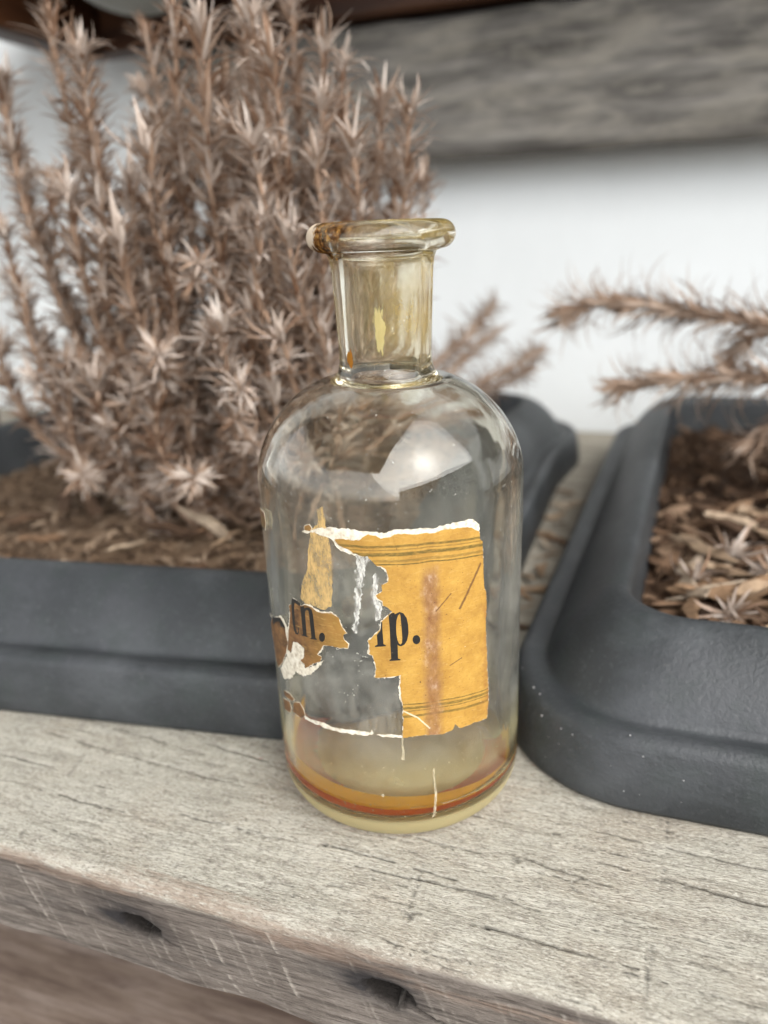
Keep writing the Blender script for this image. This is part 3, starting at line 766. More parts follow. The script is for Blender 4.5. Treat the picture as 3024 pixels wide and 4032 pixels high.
    # a couple of knots with torn grain to the right of the bottle
    for kx, ky, kr in ((0.041, -0.0265, 0.0060), (0.047, -0.018, 0.005), (0.054, -0.031, 0.0045), (0.066, -0.045, 0.0040), (0.020, -0.050, 0.003), (-0.008, -0.052, 0.003)):
        rr_ = np.hypot((XX - kx) * 1.0, (Y - ky) * 1.3) + 0.003 * fbm(XX * 380, Y * 380, 91, 3)
        m = np.clip(1 - np.abs(rr_ - kr * 0.55) / 0.0008, 0, 1) * (vnoise(XX * 260, Y * 500, 17) > 0.55) * top
        m = m * (vnoise(XX * 700, Y * 900, 18) > 0.35) * (np.sin(np.arctan2(Y - ky, XX - kx) * 1.0 + kx * 900) > 0.1)
        crack = np.maximum(crack, 0.6 * m); D -= 0.0003 * m
        D += 0.0005 * np.clip(1 - rr_ / kr, 0, 1) * top
    # broad undulation and raised grain
    D += 0.0009 * fbm(XX * 18, Y * 60, 4, 3) * top
    D += 0.00035 * fbm(XX * 60, Y * 900, 5, 4) * top
    D += 0.0005 * fbm(XX * 45, Z * 700, 6, 4) * face
    # wavering worn front edge
    ed = np.exp(-((np.maximum(Y - F_, 0) + np.maximum(-Z, 0)) / 0.006) ** 2)
    D += ed * (0.0026 * fbm(XX * 38, XX * 0 + 3, 8, 4) - 0.0006) * (zn < 1.01)
    lo_ = np.exp(-((np.maximum(Z + 0.0285, 0)) / 0.004) ** 2) * face
    D += lo_ * (0.0014 * fbm(XX * 55, XX * 0 + 9, 12, 4) - 0.0004)
    # ruddy fresh wood along the worn arris
    dist_e = (Y - F_) - np.maximum(0, -Z) * 1.0
    ru = np.exp(-((np.maximum(-Z, 0) - 0.0030 - 0.004 * (vnoise(XX * 30, XX * 0, 14) - 0.5)) / 0.0026) ** 2) * (Y < F_ + 0.0045)
    ruddy = np.clip(ru * 1.3 * np.clip((fbm(XX * 30 + 7, Z * 260, 15, 4) + 0.04) * 5, 0, 1) * np.clip(vnoise(XX * 420, Z * 2600 + Y * 2600, 16) * 1.6, 0, 1), 0, 0.55)
    # fine parallel mill marks, pale, slanting down the sawn face
    for i in range(74):
        x0 = -0.150 + i * 0.0038 + r_.normal() * 0.0011
        sl = 0.375 + r_.normal() * 0.03
        z0 = r_.uniform(-0.010, -0.001); z1 = z0 - r_.uniform(0.010, 0.028)
        xc = x0 + (-Z) * sl + 0.0007 * fbm(Z * 500, Z * 0 + i, 110 + i, 3)
        st = r_.choice([0.15, 0.3, 0.5, 0.9], p=[0.35, 0.35, 0.2, 0.1])
        m = np.clip(1.2 - np.abs(XX - xc) / (0.00034 + 0.0002 * st), 0, 1) * face * (Z < z0) * (Z > z1)
        m = m * np.clip((vnoise(Z * 700, Z * 0 + i * 3, 130 + i) - 0.12) * 4, 0, 1) * np.clip((vnoise(XX * 500, Z * 2500, 19) - 0.1) * 3, 0, 1)
        sawm = np.maximum(sawm, 0.58 * m * st); D += 0.00022 * m * st
    # grain lines on the face
    for i in range(60):
        zc = r_.uniform(-0.028, -0.003); x0 = r_.uniform(-0.15, 0.1); L = r_.uniform(0.01, 0.05)
        zz_ = zc + 0.0012 * fbm(XX * 60, XX * 0 + i, 160 + i, 3)
        m = np.clip(1 - np.abs(Z - zz_) / 0.00035, 0, 1) * face * (XX > x0) * (XX < x0 + L)
        crack = np.maximum(crack, 0.5 * m); D -= 0.00015 * m
    # nail holes torn out of the face, with blue-black iron stain
    for nx, nz_, sc in ((-0.0478, -0.0130, 1.0), (0.0160, -0.0118, 1.1)):
        dx = (XX - nx) / sc; dz = (Z - nz_ + 0.12 * (XX - nx)) / sc
        n1 = fbm(XX * 300, Z * 300, 23, 4)
        e = np.sqrt((dx / 0.0048) ** 2 + (dz / 0.0028) ** 2) + 0.9 * n1
        hole = np.clip(1.25 - e, 0, 1) * face
        D -= 0.0055 * np.clip(hole * 1.6, 0, 1)
        crack = np.maximum(crack, np.clip(hole * 5.0, 0, 1))
        tail = np.clip(1 - np.abs(dz + 0.0011 + 0.20 * (dx - 0.004) - 0.0005 * fbm(XX * 300, XX * 0, 41, 2)) / 0.0007, 0, 1) * (dx > 0) * (dx < 0.0115) * face
        crack = np.maximum(crack, tail * 0.9); D -= 0.0012 * tail
        halo = np.exp(-((dx + 0.002) / 0.0100) ** 2 - ((dz - 0.0008) / 0.0045) ** 2) * np.clip(0.75 + 1.6 * fbm(XX * 70, Z * 600, 27, 4), 0, 1.0)
        stain = np.maximum(stain, np.clip(halo * 1.6, 0, 0.94) * face)
        # a splinter left standing across the hole
        spl = np.clip(1 - np.abs(dx - 0.0028 - 0.25 * dz) / 0.0006, 0, 1) * (np.abs(dz) < 0.0022) * face
        D += 0.0030 * spl; crack = crack * (1 - 0.6 * spl); sawm = np.maximum(sawm, 0.8 * spl)
    stain = np.maximum(stain, np.clip((fbm(XX * 40, Z * 170, 33, 4) - 0.10) * 2.2, 0, 0.55) * face)
    P = np.stack([XX, Y + nrm[:, 0][:, None] * D, Z + nrm[:, 1][:, None] * D], -1)
    sawn = np.clip(zn * 1.0, 0, 1) * np.clip((np.maximum(-Z, 0) - 0.0012 - 0.002 * (vnoise(XX * 60, XX * 0, 44) - 0.3)) / 0.0012, 0, 1)
    return P, dict(crack=np.clip(crack, 0, 1), sawmark=sawm, stain=stain, ruddy=ruddy, sawn=sawn)

Pp, at = front_plank()
fp = grid_mesh('plank', Pp, (WOOD,), attrs=at)
obj('plank', fp, bench, label='front board of the bench, pale on top with a brown saw-marked front edge')

def rough_board(name, x0, x1, y0, y1, z0, z1, mat, parent, nx=60, seed=0, amp=0.0008, bev=0.003, **props):
    """closed board with rounded, slightly wavering arrises; grain along X"""
    sec = []
    for (cy_, cz_, a0) in ((y1 - bev, z1 - bev, 0), (y0 + bev, z1 - bev, 90), (y0 + bev, z0 + bev, 180), (y1 - bev, z0 + bev, 270)):
        for a in np.linspace(a0, a0 + 90, 5):
            sec.append((cy_ + bev * math.cos(rad(a)), cz_ + bev * math.sin(rad(a))))
    # subdivide the long runs
    s2 = []
    for i in range(len(sec)):
        a = np.array(sec[i]); b = np.array(sec[(i + 1) % len(sec)])
        k = max(1, int(np.hypot(*(b - a)) / 0.006))
        for q in range(k):
            s2.append(a + (b - a) * q / k)
    s2 = np.array(s2)
    xs = np.linspace(x0, x1, nx)
    ctr = s2.mean(0)
    d = s2 - ctr
    d = d / np.maximum(np.hypot(d[:, 0], d[:, 1])[:, None], 1e-6)
    XX = xs[:, None] + 0 * s2[None, :, 0]
    w = amp * 2 * fbm(XX * 25, s2[None, :, 0] * 140 + s2[None, :, 1] * 190 + 0 * XX, seed, 4)
    P = np.zeros((nx, len(s2), 3))
    P[..., 0] = XX
    P[..., 1] = s2[None, :, 0] + d[None, :, 0] * w
    P[..., 2] = s2[None, :, 1] + d[None, :, 1] * w
    me = grid_mesh(name, P, (mat,), wrap_v=True)
    bm = bmesh.new(); bm.from_mesh(me); bm.verts.ensure_lookup_table()
    n = len(s2)
    bm.faces.new([bm.verts[i] for i in range(n)])
    bm.faces.new([bm.verts[(nx - 1) * n + i] for i in range(n)][::-1])
    bmesh.ops.recalc_face_normals(bm, faces=bm.faces)
    bm.to_mesh(me); bm.free()
    return obj(name, me, parent, **props)

rough_board('plank', -0.62, 0.62, 0.088, 0.236, -0.0285, -0.0004, WOOD2, bench, seed=3)
rough_board('plank', -0.62, 0.62, 0.239, 0.399, -0.0285, -0.0006, WOOD2, bench, seed=5)
rough_board('lower_board', -0.62, 0.62, -0.19, 0.36, -0.132, -0.106, WOODLOW, bench, seed=9, label='brown lower board of the bench, set back under the front edge')
for sx in (-0.55, 0.55):
    rough_board('leg', sx - 0.03, sx + 0.03, -0.03, 0.02, -0.46, -0.0295, WOOD2, bench, nx=4, seed=11)
    rough_board('leg', sx - 0.03, sx + 0.03, 0.33, 0.38, -0.46, -0.0295, WOOD2, bench, nx=4, seed=12)

# ------------------------------------------------------------------ house wall, weathered plank, dark table
def mat_render_wall():
    g = NT('white_rendered_wall')
    a = g.noise(g.coord('Object', (9, 9, 5)), 1.0, 5, 0.6)
    b = g.noise(g.coord('Object', (220, 220, 220)), 1.0, 3, 0.6)
    col = g.ramp(a, [(0.3, (0.77, 0.795, 0.795)), (0.6, (0.83, 0.855, 0.855))])
    return g.done(g.principled(col, 0.9, g.bump(b, 0.25, 0.0008)))
WALLM = mat_render_wall()
def box(name, x0, x1, y0, y1, z0, z1, mat, parent=None, bev=0.0, **props):
    bm = bmesh.new()
    bmesh.ops.create_cube(bm, size=1.0, matrix=Matrix.Translation(((x0 + x1) / 2, (y0 + y1) / 2, (z0 + z1) / 2)) @ Matrix.Diagonal((x1 - x0, y1 - y0, z1 - z0, 1)))
    if bev:
        bmesh.ops.bevel(bm, geom=bm.edges[:], offset=bev, segments=3, profile=0.5, affect='EDGES')
    me = bpy.data.meshes.new(name); bm.to_mesh(me); bm.free()
    me.materials.append(mat)
    return obj(name, me, parent, **props)
box('house_wall', -3.0, 3.0, 0.402, 0.60, -0.46, 2.6, WALLM, label='smooth white rendered wall behind the planters', category='wall')

pl = rough_board('weathered_plank', -0.295, 0.70, 0.352, 0.384, 0.1855, 0.2665, LICHEN, None, nx=120, seed=31, amp=0.0016, bev=0.009)
pl['label'] = 'long grey weathered plank with pale lichen patches, fixed along the white wall'
pl['category'] = 'plank'
for bx in (-0.22, 0.18, 0.58):
    box('spacer_block', bx - 0.02, bx + 0.02, 0.3845, 0.4015, 0.20, 0.25, LICHEN, pl)

table = thing('wooden_table', 'dark brown stained wooden table standing over the plants, only its underside rails showing', 'table', (0, 0, 0))
rough_board('back_rail', -0.360, 0.80, 0.350, 0.374, 0.2690, 0.318, BROWN, table, nx=50, seed=41, amp=0.0004)
sr = rough_board('side_rail', 0.215, 0.349, -0.012, 0.012, 0.2655, 0.318, BROWN, table, nx=30, seed=43, amp=0.0004)
sr.rotation_euler = (0, 0, rad(90)); sr.location = (-0.336, 0.0, 0)
rough_board('table_top', -0.40, 0.84, 0.215, 0.395, 0.3185, 0.340, BROWN, table, nx=50, seed=45, amp=0.0004)
for lx in (-0.46, 0.87):
    rough_board('leg', lx - 0.022, lx + 0.022, 0.26, 0.30, -0.46, 0.318, BROWN, table, nx=4, seed=47, amp=0.0003)
    rough_board('leg_bracket', min(lx, lx * 0.8), max(lx, lx * 0.8), 0.262, 0.298, 0.290, 0.3182, BROWN, table, nx=6, seed=48, amp=0.0002)
# rounded grey bowl bottom seen under the table top
def mat_plain(name, col, rough=0.6, var=0.12, scale=40, bump=0.1, bs=600, spec=0.5):
    g = NT(name)
    a = g.noise(g.coord('Object', (scale, scale, scale)), 1.0, 5, 0.6)
    c0 = tuple(c * (1 - var) for c in col); c1 = tuple(c * (1 + var) for c in col)
    c = g.ramp(a, [(0.3, c0), (0.7, c1)])
    return g.done(g.principled(c, rough, g.bump(g.noise(g.coord('Object', (bs, bs, bs)), 1.0, 3, 0.6), bump, 0.0008), **{'Specular IOR Level': spec}))
GREYB = mat_plain('dull_grey_glaze', (0.26, 0.26, 0.235), 0.6)
pr = [(0.0, -0.052)] + [(0.052 * math.sin(a), -0.052 * math.cos(a) * 0.92 - 0.002) for a in np.linspace(0.12, math.pi / 2, 16)] + [(0.054, 0.001), (0.053, 0.004), (0.0, 0.004)]
bw = obj('hanging_bowl', grid_mesh('hanging_bowl', revolve(pr, 48), (GREYB,), wrap_v=True), None, label='rounded dull grey bowl hanging under the dark table top', category='bowl')
bw.location = (-0.232, 0.262, 0.3145)

# ------------------------------------------------------------------ porch, ground and the building that the glass mirrors
GROUND = mat_plain('grey_paving', (0.20, 0.195, 0.185), 0.9, 0.25, 3, 0.3, 120)
me = mesh_from('ground', [(-150, -150, -0.46), (150, -150, -0.46), (150, 150, -0.46), (-150, 150, -0.46)], [(0, 1, 2, 3)], (GROUND,), False)
obj('ground', me, None, kind='structure')
ROOFM = mat_plain('porch_roof_boards', (0.22, 0.19, 0.16), 0.8, 0.2, 6, 0.2, 60)
box('porch_roof', -3.0, 0.62, -3.6, 0.40, 2.15, 2.27, ROOFM, None, label='flat boarded porch roof over the bench, out of the picture above', category='roof')
bld = thing('terrace_house', 'pale house with rows of windows across the yard, mirrored small in the bottle shoulder', 'house', (8.0, -4.0, -0.46))
FAC = mat_plain('pale_facade', (0.42, 0.42, 0.42), 0.8, 0.08, 2, 0.1, 20)
GLZ = mat_plain('window_pane_glass', (0.03, 0.035, 0.04), 0.1, 0.05, 2, 0.0, 20)
box('wall', 0.0, 3.0, -12.0, 10.0, 0.0, 3.3, FAC, bld)
box('roof', -0.15, 3.15, -12.2, 10.2, 3.302, 3.5, ROOFM, bld)
for i in range(10):
    for k in range(2):
        w = box('window', -0.06, -0.002, -11.3 + i * 2.1, -10.2 + i * 2.1, 0.5 + k * 1.5, 1.5 + k * 1.5, WALLM, bld)
        box('pane', -0.075, -0.062, -11.22 + i * 2.1, -10.28 + i * 2.1, 0.58 + k * 1.5, 1.42 + k * 1.5, GLZ, w)

# ================================================================== PLANTERS
def mat_planter():
    g = NT('dark_grey_plastic')
    a = g.noise(g.coord('Object', (28, 28, 28)), 1.0, 5, 0.62)
    b = g.noise(g.coord('Object', (90, 90, 90)), 1.0, 4, 0.6)
    col = g.ramp(a, [(0.30, (0.016, 0.0182, 0.0195)), (0.5, (0.026, 0.0292, 0.032)), (0.72, (0.047, 0.050, 0.055))])
    col = g.mix(g.n('MapRange', {0: b, 1: 0.5, 2: 0.68, 3: 0, 4: 0.5}).outputs[0], col, (0.026, 0.034, 0.032))
    dust = g.noise(g.coord('Object', (700, 700, 700)), 1.0, 3, 0.6)
    col = g.mix(g.n('MapRange', {0: dust, 1: 0.58, 2: 0.74, 3: 0, 4: 0.4}).outputs[0], col, (0.085, 0.087, 0.09))
    pat = g.noise(g.coord('Object', (30, 30, 55)), 1.0, 6, 0.72)
    col = g.mix(g.n('MapRange', {0: pat, 1: 0.48, 2: 0.72, 3: 0, 4: 0.6}).outputs[0], col, (0.070, 0.077, 0.082))
    nrm = g.bump(g.noise(g.coord('Object', (750, 750, 750)), 1.0, 3, 0.6), 0.45, 0.0005)
    return g.done(g.principled(col, 0.52, nrm, **{'Specular IOR Level': 0.5}))
PLASTIC = mat_planter()
LEVELS = [(0.010, 0.0006, 0), (0.0005, 0.0006, 0), (0.0, 0.002, 0), (0.0008, 0.010, 0), (0.0020, 0.0175, 0), (0.0026, 0.0192, 0), (0.0036, 0.0204, 0), (0.0054, 0.0209, 0), (0.0078, 0.0207, 0), (0.0098, 0.0202, 0), (0.0108, 0.0205, 0),
          (0.0114, 0.0220, 0), (0.0128, 0.0250, 0), (0.0148, 0.0286, 0), (0.0174, 0.0322, 0), (0.0204, 0.0355, 0), (0.0236, 0.0384, 0), (0.0266, 0.0404, 0), (0.0290, 0.0415, 0), (0.0308, 0.0418, 0), (0.0322, 0.0411, 0),
          (0.0332, 0.0398, 0), (0.0337, 0.0375, 0), (0.0340, 0.033, 0), (0.0350, 0.024, 0), (0.0370, 0.008, 0)]
def rrect(x0, x1, y0, y1, r, n_arc=18, n_str=26):
    pts = []
    cs = [(x1 - r, y1 - r, 0), (x0 + r, y1 - r, 90), (x0 + r, y0 + r, 180), (x1 - r, y0 + r, 270)]
    for i, (cx, cy_, a0) in enumerate(cs):
        for a in np.linspace(a0, a0 + 90, n_arc):
            pts.append((cx + r * math.cos(rad(a)), cy_ + r * math.sin(rad(a))))
        nx_, ny_, na = cs[(i + 1) % 4]
        p = np.array(pts[-1]); q = np.array((nx_ + r * math.cos(rad(na)), ny_ + r * math.sin(rad(na))))
        for k in range(1, n_str):
            pts.append(tuple(p + (q - p) * k / n_str))
    return np.array(pts)
def planter(name, rect, R0, deform, label):
    x0, x1, y0, y1 = rect
    P = []
    for o, z, _ in LEVELS:
        rr = max(R0 - o * 0.72, 0.012)
        q = rrect(x0 + o, x1 - o, y0 + o, y1 - o, rr)
        P.append(np.stack([q[:, 0], q[:, 1], np.full(len(q), z)], -1))
    P = np.array(P)
    P[..., 2] += (0.0007 * fbm(P[..., 0] * 22, P[..., 1] * 22, 61, 2)) * (P[..., 2] > 0.015)
    P = deform(P)
    me = grid_mesh(name, P, (PLASTIC,), wrap_v=True)
    bm = bmesh.new(); bm.from_mesh(me)
    bmesh.ops.recalc_face_normals(bm, faces=bm.faces)
    bm.to_mesh(me); bm.free()
    return me
def def_left(P):
    Q = P.copy()
    w = np.clip(1 - P[..., 1] / 0.26, 0, 1)
    Q[..., 1] += 0.115 * (P[..., 0] + 0.05) * w
    Q[..., 0] += 0.013 * np.clip((P[..., 1] - 0.26) / 0.09, 0, 1) * (P[..., 0] > -0.1)
    Q[..., 1] += 0.17 * np.minimum(P[..., 0] + 0.02, 0) * (1 - w)
    return Q
def def_right(P):
    Q = P.copy()
    Q[..., 0] += 0.045 * (P[..., 1] - 0.03)
    return Q
PL = (-0.345, 0.0120, -0.0038, 0.356)
PR = (0.0240, 0.365, -0.0035, 0.358)
plant_l = thing('planter', 'wide dark grey plastic planter holding the tall dead shrub, left behind the bottle', 'planter', group='dark grey planters on the bench')
obj('tub', planter('tub', PL, 0.055, def_left, ''), plant_l)
plant_r = thing('planter', 'dark grey plastic planter filled with bark mulch, right of the bottle', 'planter', group='dark grey planters on the bench')
obj('tub', planter('tub', PR, 0.042, def_right, ''), plant_r)
# dried water spots / grit on the flange
SPOT = mat_plain('pale_grit', (0.26, 0.26, 0.26), 0.35, 0.2, 900, 0.2, 2000)
def specks(parent, pts, seed):
    bm = bmesh.new(); r = np.random.default_rng(seed)
    for p in pts:
        bmesh.ops.create_icosphere(bm, subdivisions=1, radius=r.uniform(0.00012, 0.00032), matrix=Matrix.Translation(p))
    me = bpy.data.meshes.new('grit'); bm.to_mesh(me); bm.free(); me.materials.append(SPOT)
    obj('grit', me, parent, kind='stuff')

# ------------------------------------------------------------------ mulch
def mat_chip(name, stops, sat=1.0):
    g = NT(name)
    oi = g.n('ObjectInfo').outputs['Random']
    at_ = g.attr('tone')
    rnd = g.math('FRACT', g.math('ADD', oi, at_))
    col = g.ramp(rnd, stops)
    gr = g.noise(g.coord('Object', (300, 300, 300)), 1.0, 4, 0.6)
    col = g.mix(g.n('MapRange', {0: gr, 1: 0.35, 2: 0.65, 3: 0.0, 4: 0.55}).outputs[0], col, (0.10, 0.062, 0.038))
    return g.done(g.principled(col, 0.9, g.bump(gr, 0.4, 0.0006), **{'Specular IOR Level': 0.2}))
CHIPM = mat_chip('bark_chip', [(0.0, (0.045, 0.027, 0.018)), (0.3, (0.13, 0.075, 0.045)), (0.55, (0.27, 0.17, 0.10)), (0.8, (0.44, 0.33, 0.225)), (1.0, (0.56, 0.46, 0.35))])
CHIPD = mat_chip('dark_bark_chip', [(0.0, (0.018, 0.010, 0.006)), (0.4, (0.065, 0.036, 0.021)), (0.75, (0.15, 0.088, 0.052)), (1.0, (0.33, 0.225, 0.15))])
CHIPL = mat_chip('fine_brown_litter', [(0.0, (0.030, 0.020, 0.013)), (0.4, (0.10, 0.064, 0.040)), (0.75, (0.21, 0.145, 0.095)), (1.0, (0.38, 0.29, 0.21))])
def chip_geom(L, W, T, r):
    """ragged split chip, long along X: 5 sections x 4 corners"""
    V = []; Fc = []
    n = 5
    bend = r.normal() * 0.12 * L
    for i in range(n):
        t = i / (n - 1) * 2 - 1
        k = (1 - abs(t) ** 3 * r.uniform(0.35, 0.95))
        w = W * k * r.uniform(0.75, 1.2); h = T * k * r.uniform(0.6, 1.2)
        oy = bend * (t * t - 0.4) + r.normal() * W * 0.1; oz = r.normal() * T * 0.25 + bend * 0.3 * t * t
        for (a, b) in ((-1, -1), (1, -1), (1, 1), (-1, 1)):
            V.append((t * L / 2 + r.normal() * L * 0.02, oy + a * w / 2, oz + b * h / 2))
    for i in range(n - 1):
        for k in range(4):
            a = i * 4 + k; b = i * 4 + (k + 1) % 4
            Fc.append((a, b, b + 4, a + 4))
    Fc.append((3, 2, 1, 0)); Fc.append((n * 4 - 4, n * 4 - 3, n * 4 - 2, n * 4 - 1))
    return np.array(V), Fc
def rot_matrix(rz, ry, rx):
    return np.array((Matrix.Rotation(rz, 3, 'Z') @ Matrix.Rotation(ry, 3, 'Y') @ Matrix.Rotation(rx, 3, 'X')))
def soil_height(x, y, rect, side):
    # level a little below the rim, heaped in the middle
    dx = np.minimum(x - rect[0], rect[1] - x); dy = np.minimum(y - rect[2], rect[3] - y)
    e = np.clip((np.minimum(dx, dy) - 0.033) / 0.07, 0, 1)
    base = 0.0230 if side == 'l' else 0.0225
    if side == 'l':
        base = base - 0.010 * np.clip((-0.16 - x) / 0.07, 0, 1)
    rise = (0.007 if side == 'l' else 0.004)
    return base + rise * e * e * (3 - 2 * e) + 0.0045 * fbm(x * 26, y * 26, 81 if side == 'l' else 83, 3)
def mulch(name, rect, deform, side, n, mat, seed, size, extra=0):
    r = np.random.default_rng(seed)
    V = []; Fc = []; T = []
    # bed
    gx = np.linspace(rect[0] + 0.0338, rect[1] - 0.0338, 70); gy = np.linspace(rect[2] + 0.0338, rect[3] - 0.0338, 70)
    X, Y = np.meshgrid(gx, gy, indexing='ij')
    Z = soil_height(X, Y, rect, side) - 0.003 + 0.003 * fbm(X * 140, Y * 140, seed, 3)
    B = deform(np.stack([X, Y, Z], -1)).reshape(-1, 3)
    V.append(B)
    idx = np.arange(4900).reshape(70, 70)
    for i in range(69):
        for j in range(69):
            Fc.append((idx[i, j], idx[i + 1, j], idx[i + 1, j + 1], idx[i, j + 1]))
    T.append(np.full(4900, 0.08))
    base = 4900
    for i in range(n):
        x = r.uniform(rect[0] + 0.036, rect[1] - 0.036)
        y = rect[2] + 0.036 + (rect[3] - rect[2] - 0.072) * r.uniform(0, 1) ** 1.25
        L = size * r.uniform(0.4, 1.3); W = L * r.uniform(0.16, 0.4); Tk = W * r.uniform(0.25, 0.5)
        v, f = chip_geom(L, W, Tk, r)
        m = rot_matrix(r.uniform(0, 6.28), r.normal() * 0.28, r.uniform(0, 6.28) if r.random() < 0.3 else r.normal() * 0.4)
        c = np.array([x, y, 0.0]); c = deform(c[None])[0]
        c[2] = soil_height(np.array(x), np.array(y), rect, side) + r.uniform(-0.002, 0.0015)
        V.append(v @ m.T + c); T.append(np.full(len(v), r.random()))
        Fc += [tuple(k + base for k in q) for q in f]
        base += len(v)
    V = np.concatenate(V); T = np.concatenate(T)
    me = mesh_from(name, V, Fc, (mat,), False)
    a = me.attributes.new('tone', 'FLOAT', 'POINT'); a.data.foreach_set('value', T.astype(np.float32))
    return obj(name, me, None, kind='stuff')
o = mulch('bark_mulch', PL, def_left, 'l', 4200, CHIPL, 5, 0.0062)
o['label'] = 'dark brown bark mulch under the dead shrub'
o = mulch('bark_mulch', PR, def_right, 'r', 2100, CHIPD, 6, 0.012)
o['label'] = 'brown bark mulch in the right planter'
# larger pale wood chips lying on top, each one a thing
chips = []
for k in range(9):
    r = np.random.default_rng(200 + k)
    L = r.uniform(0.014, 0.030)
    v, f = chip_geom(L, L * r.uniform(0.10, 0.24), L * r.uniform(0.05, 0.09), r)
    me = mesh_from('wood_chip', v, f, (CHIPM,), False)
    a = me.attributes.new('tone', 'FLOAT', 'POINT'); a.data.foreach_set('value', np.full(len(v), 0.0, dtype=np.float32))
    chips.append(me)
r = np.random.default_rng(77)
def put_chip(x, y, rect, deform, side, label, group, dz=0.0035, tilt=0.18):
    o = bpy.data.objects.new('wood_chip', chips[r.integers(len(chips))])
    link(o)
    c = deform(np.array([[x, y, 0.0]]))[0]
    o.location = (c[0], c[1], float(soil_height(np.array(x), np.array(y), rect, side)) + dz + r.uniform(0, 0.002))
    o.rotation_euler = (r.normal() * 0.5, r.normal() * tilt, r.uniform(0, 6.28))
    o['label'] = label; o['category'] = 'wood chip'; o['group'] = group
for i in range(110):
    put_chip(r.uniform(PR[0] + 0.040, PR[0] + 0.17), PR[2] + 0.042 + 0.16 * r.random() ** 1.4, PR, def_right, 'r', 'pale splintered wood chip lying on the mulch of the right planter', 'pale wood chips in the right planter')
for i in range(34):
    put_chip(r.uniform(PL[0] + 0.10, PL[1] - 0.045), PL[2] + 0.042 + 0.10 * r.random() ** 1.5, PL, def_left, 'l', 'brown wood chip lying on the mulch in front of the dead shrub', 'wood chips at the foot of the dead shrub')
for (x, y) in ((0.0165, 0.150), (0.0185, 0.165), (0.014, 0.178), (0.021, 0.195), (0.019, 0.100), (0.0155, 0.128), (0.022, 0.118), (0.0175, 0.140), (0.0215, 0.172), (0.0165, 0.205), (0.0205, 0.225), (0.022, 0.155), (0.0185, 0.085), (0.017, 0.245), (0.0205, 0.137), (0.0165, 0.112)):
    o = bpy.data.objects.new('wood_chip', chips[r.integers(len(chips))]); link(o)
    s_ = r.uniform(0.3, 0.65); o.scale = (s_, s_, s_)
    o.location = (x, y, 0.0022); o.rotation_euler = (r.normal() * 0.3, r.normal() * 0.1, r.uniform(0, 6.28))
    o['label'] = 'small brown chip fallen in the gap between the two planters'; o['category'] = 'wood chip'; o['group'] = 'chips between the planters'

# ================================================================== DEAD SHRUBS
def mat_leaf(name, stops):
    g = NT(name)
    oi = g.n('ObjectInfo').outputs['Random']
    rnd = g.math('ADD', g.math('MULTIPLY', g.attr('tone'), 0.75), g.math('MULTIPLY', oi, 0.25))
    col = g.ramp(rnd, stops)
    nz_ = g.noise(g.coord('Object', (500, 500, 500)), 1.0, 3, 0.6)
    col = g.mix(g.n('MapRange', {0: nz_, 1: 0.4, 2: 0.7, 3: 0, 4: 0.28}).outputs[0], col, (0.23, 0.135, 0.08))
    p = g.principled(col, 0.75, **{'Specular IOR Level': 0.2})
    t = g.n('BsdfTranslucent', {'Color': col}).outputs[0]
    return g.done(g.n('MixShader', {0: 0.22, 1: p, 2: t}).outputs[0])
LEAF = mat_leaf('dry_pinkish_leaf', [(0.0, (0.20, 0.105, 0.060)), (0.2, (0.37, 0.25, 0.175)), (0.42, (0.50, 0.41, 0.345)), (0.75, (0.62, 0.54, 0.475)), (1.0, (0.72, 0.66, 0.60))])
LEAFB = mat_leaf('dry_brown_needle', [(0.0, (0.20, 0.12, 0.075)), (0.4, (0.37, 0.265, 0.195)), (0.8, (0.52, 0.42, 0.345)), (1.0, (0.62, 0.54, 0.47))])
STEMM = mat_plain('dry_brown_stem', (0.27, 0.18, 0.125), 0.85, 0.4, 160, 0.4, 700, 0.2)

def leaf_strip(L, w, a0, a1, az, r, fold=0.35, nseg=5):
    """narrow keeled leaf: starts at elevation a0 and curves to a1 (radians above horizontal)"""
    V = []; Fc = []
    p = np.array([0.0006, 0.0]); ds = L / nseg
    for i in range(nseg + 1):
        q = i / nseg
        el = a0 + (a1 - a0) * q
        ww = w * (math.sin(math.pi * min(1, 0.16 + 0.84 * q) ** 0.8) * 0.9 + 0.10) * (1 if q < 0.95 else 0.25)
        x, z = p
        nx_, nz__ = -math.sin(el), math.cos(el)
        for s, k in ((-1, 1), (0, 0), (1, 1)):
            V.append((x + nx_ * fold * ww * k * 0.5, s * ww / 2, z + nz__ * fold * ww * k * 0.5))
        p = p + ds * np.array([math.cos(el), math.sin(el)])
    for i in range(nseg):
        for k in range(2):
            a = i * 3 + k
            Fc.append((a, a + 1, a + 4, a + 3))
    V = np.array(V)
    c, s = math.cos(az), math.sin(az)
    return np.stack([V[:, 0] * c - V[:, 1] * s, V[:, 0] * s + V[:, 1] * c, V[:, 2]], -1), Fc

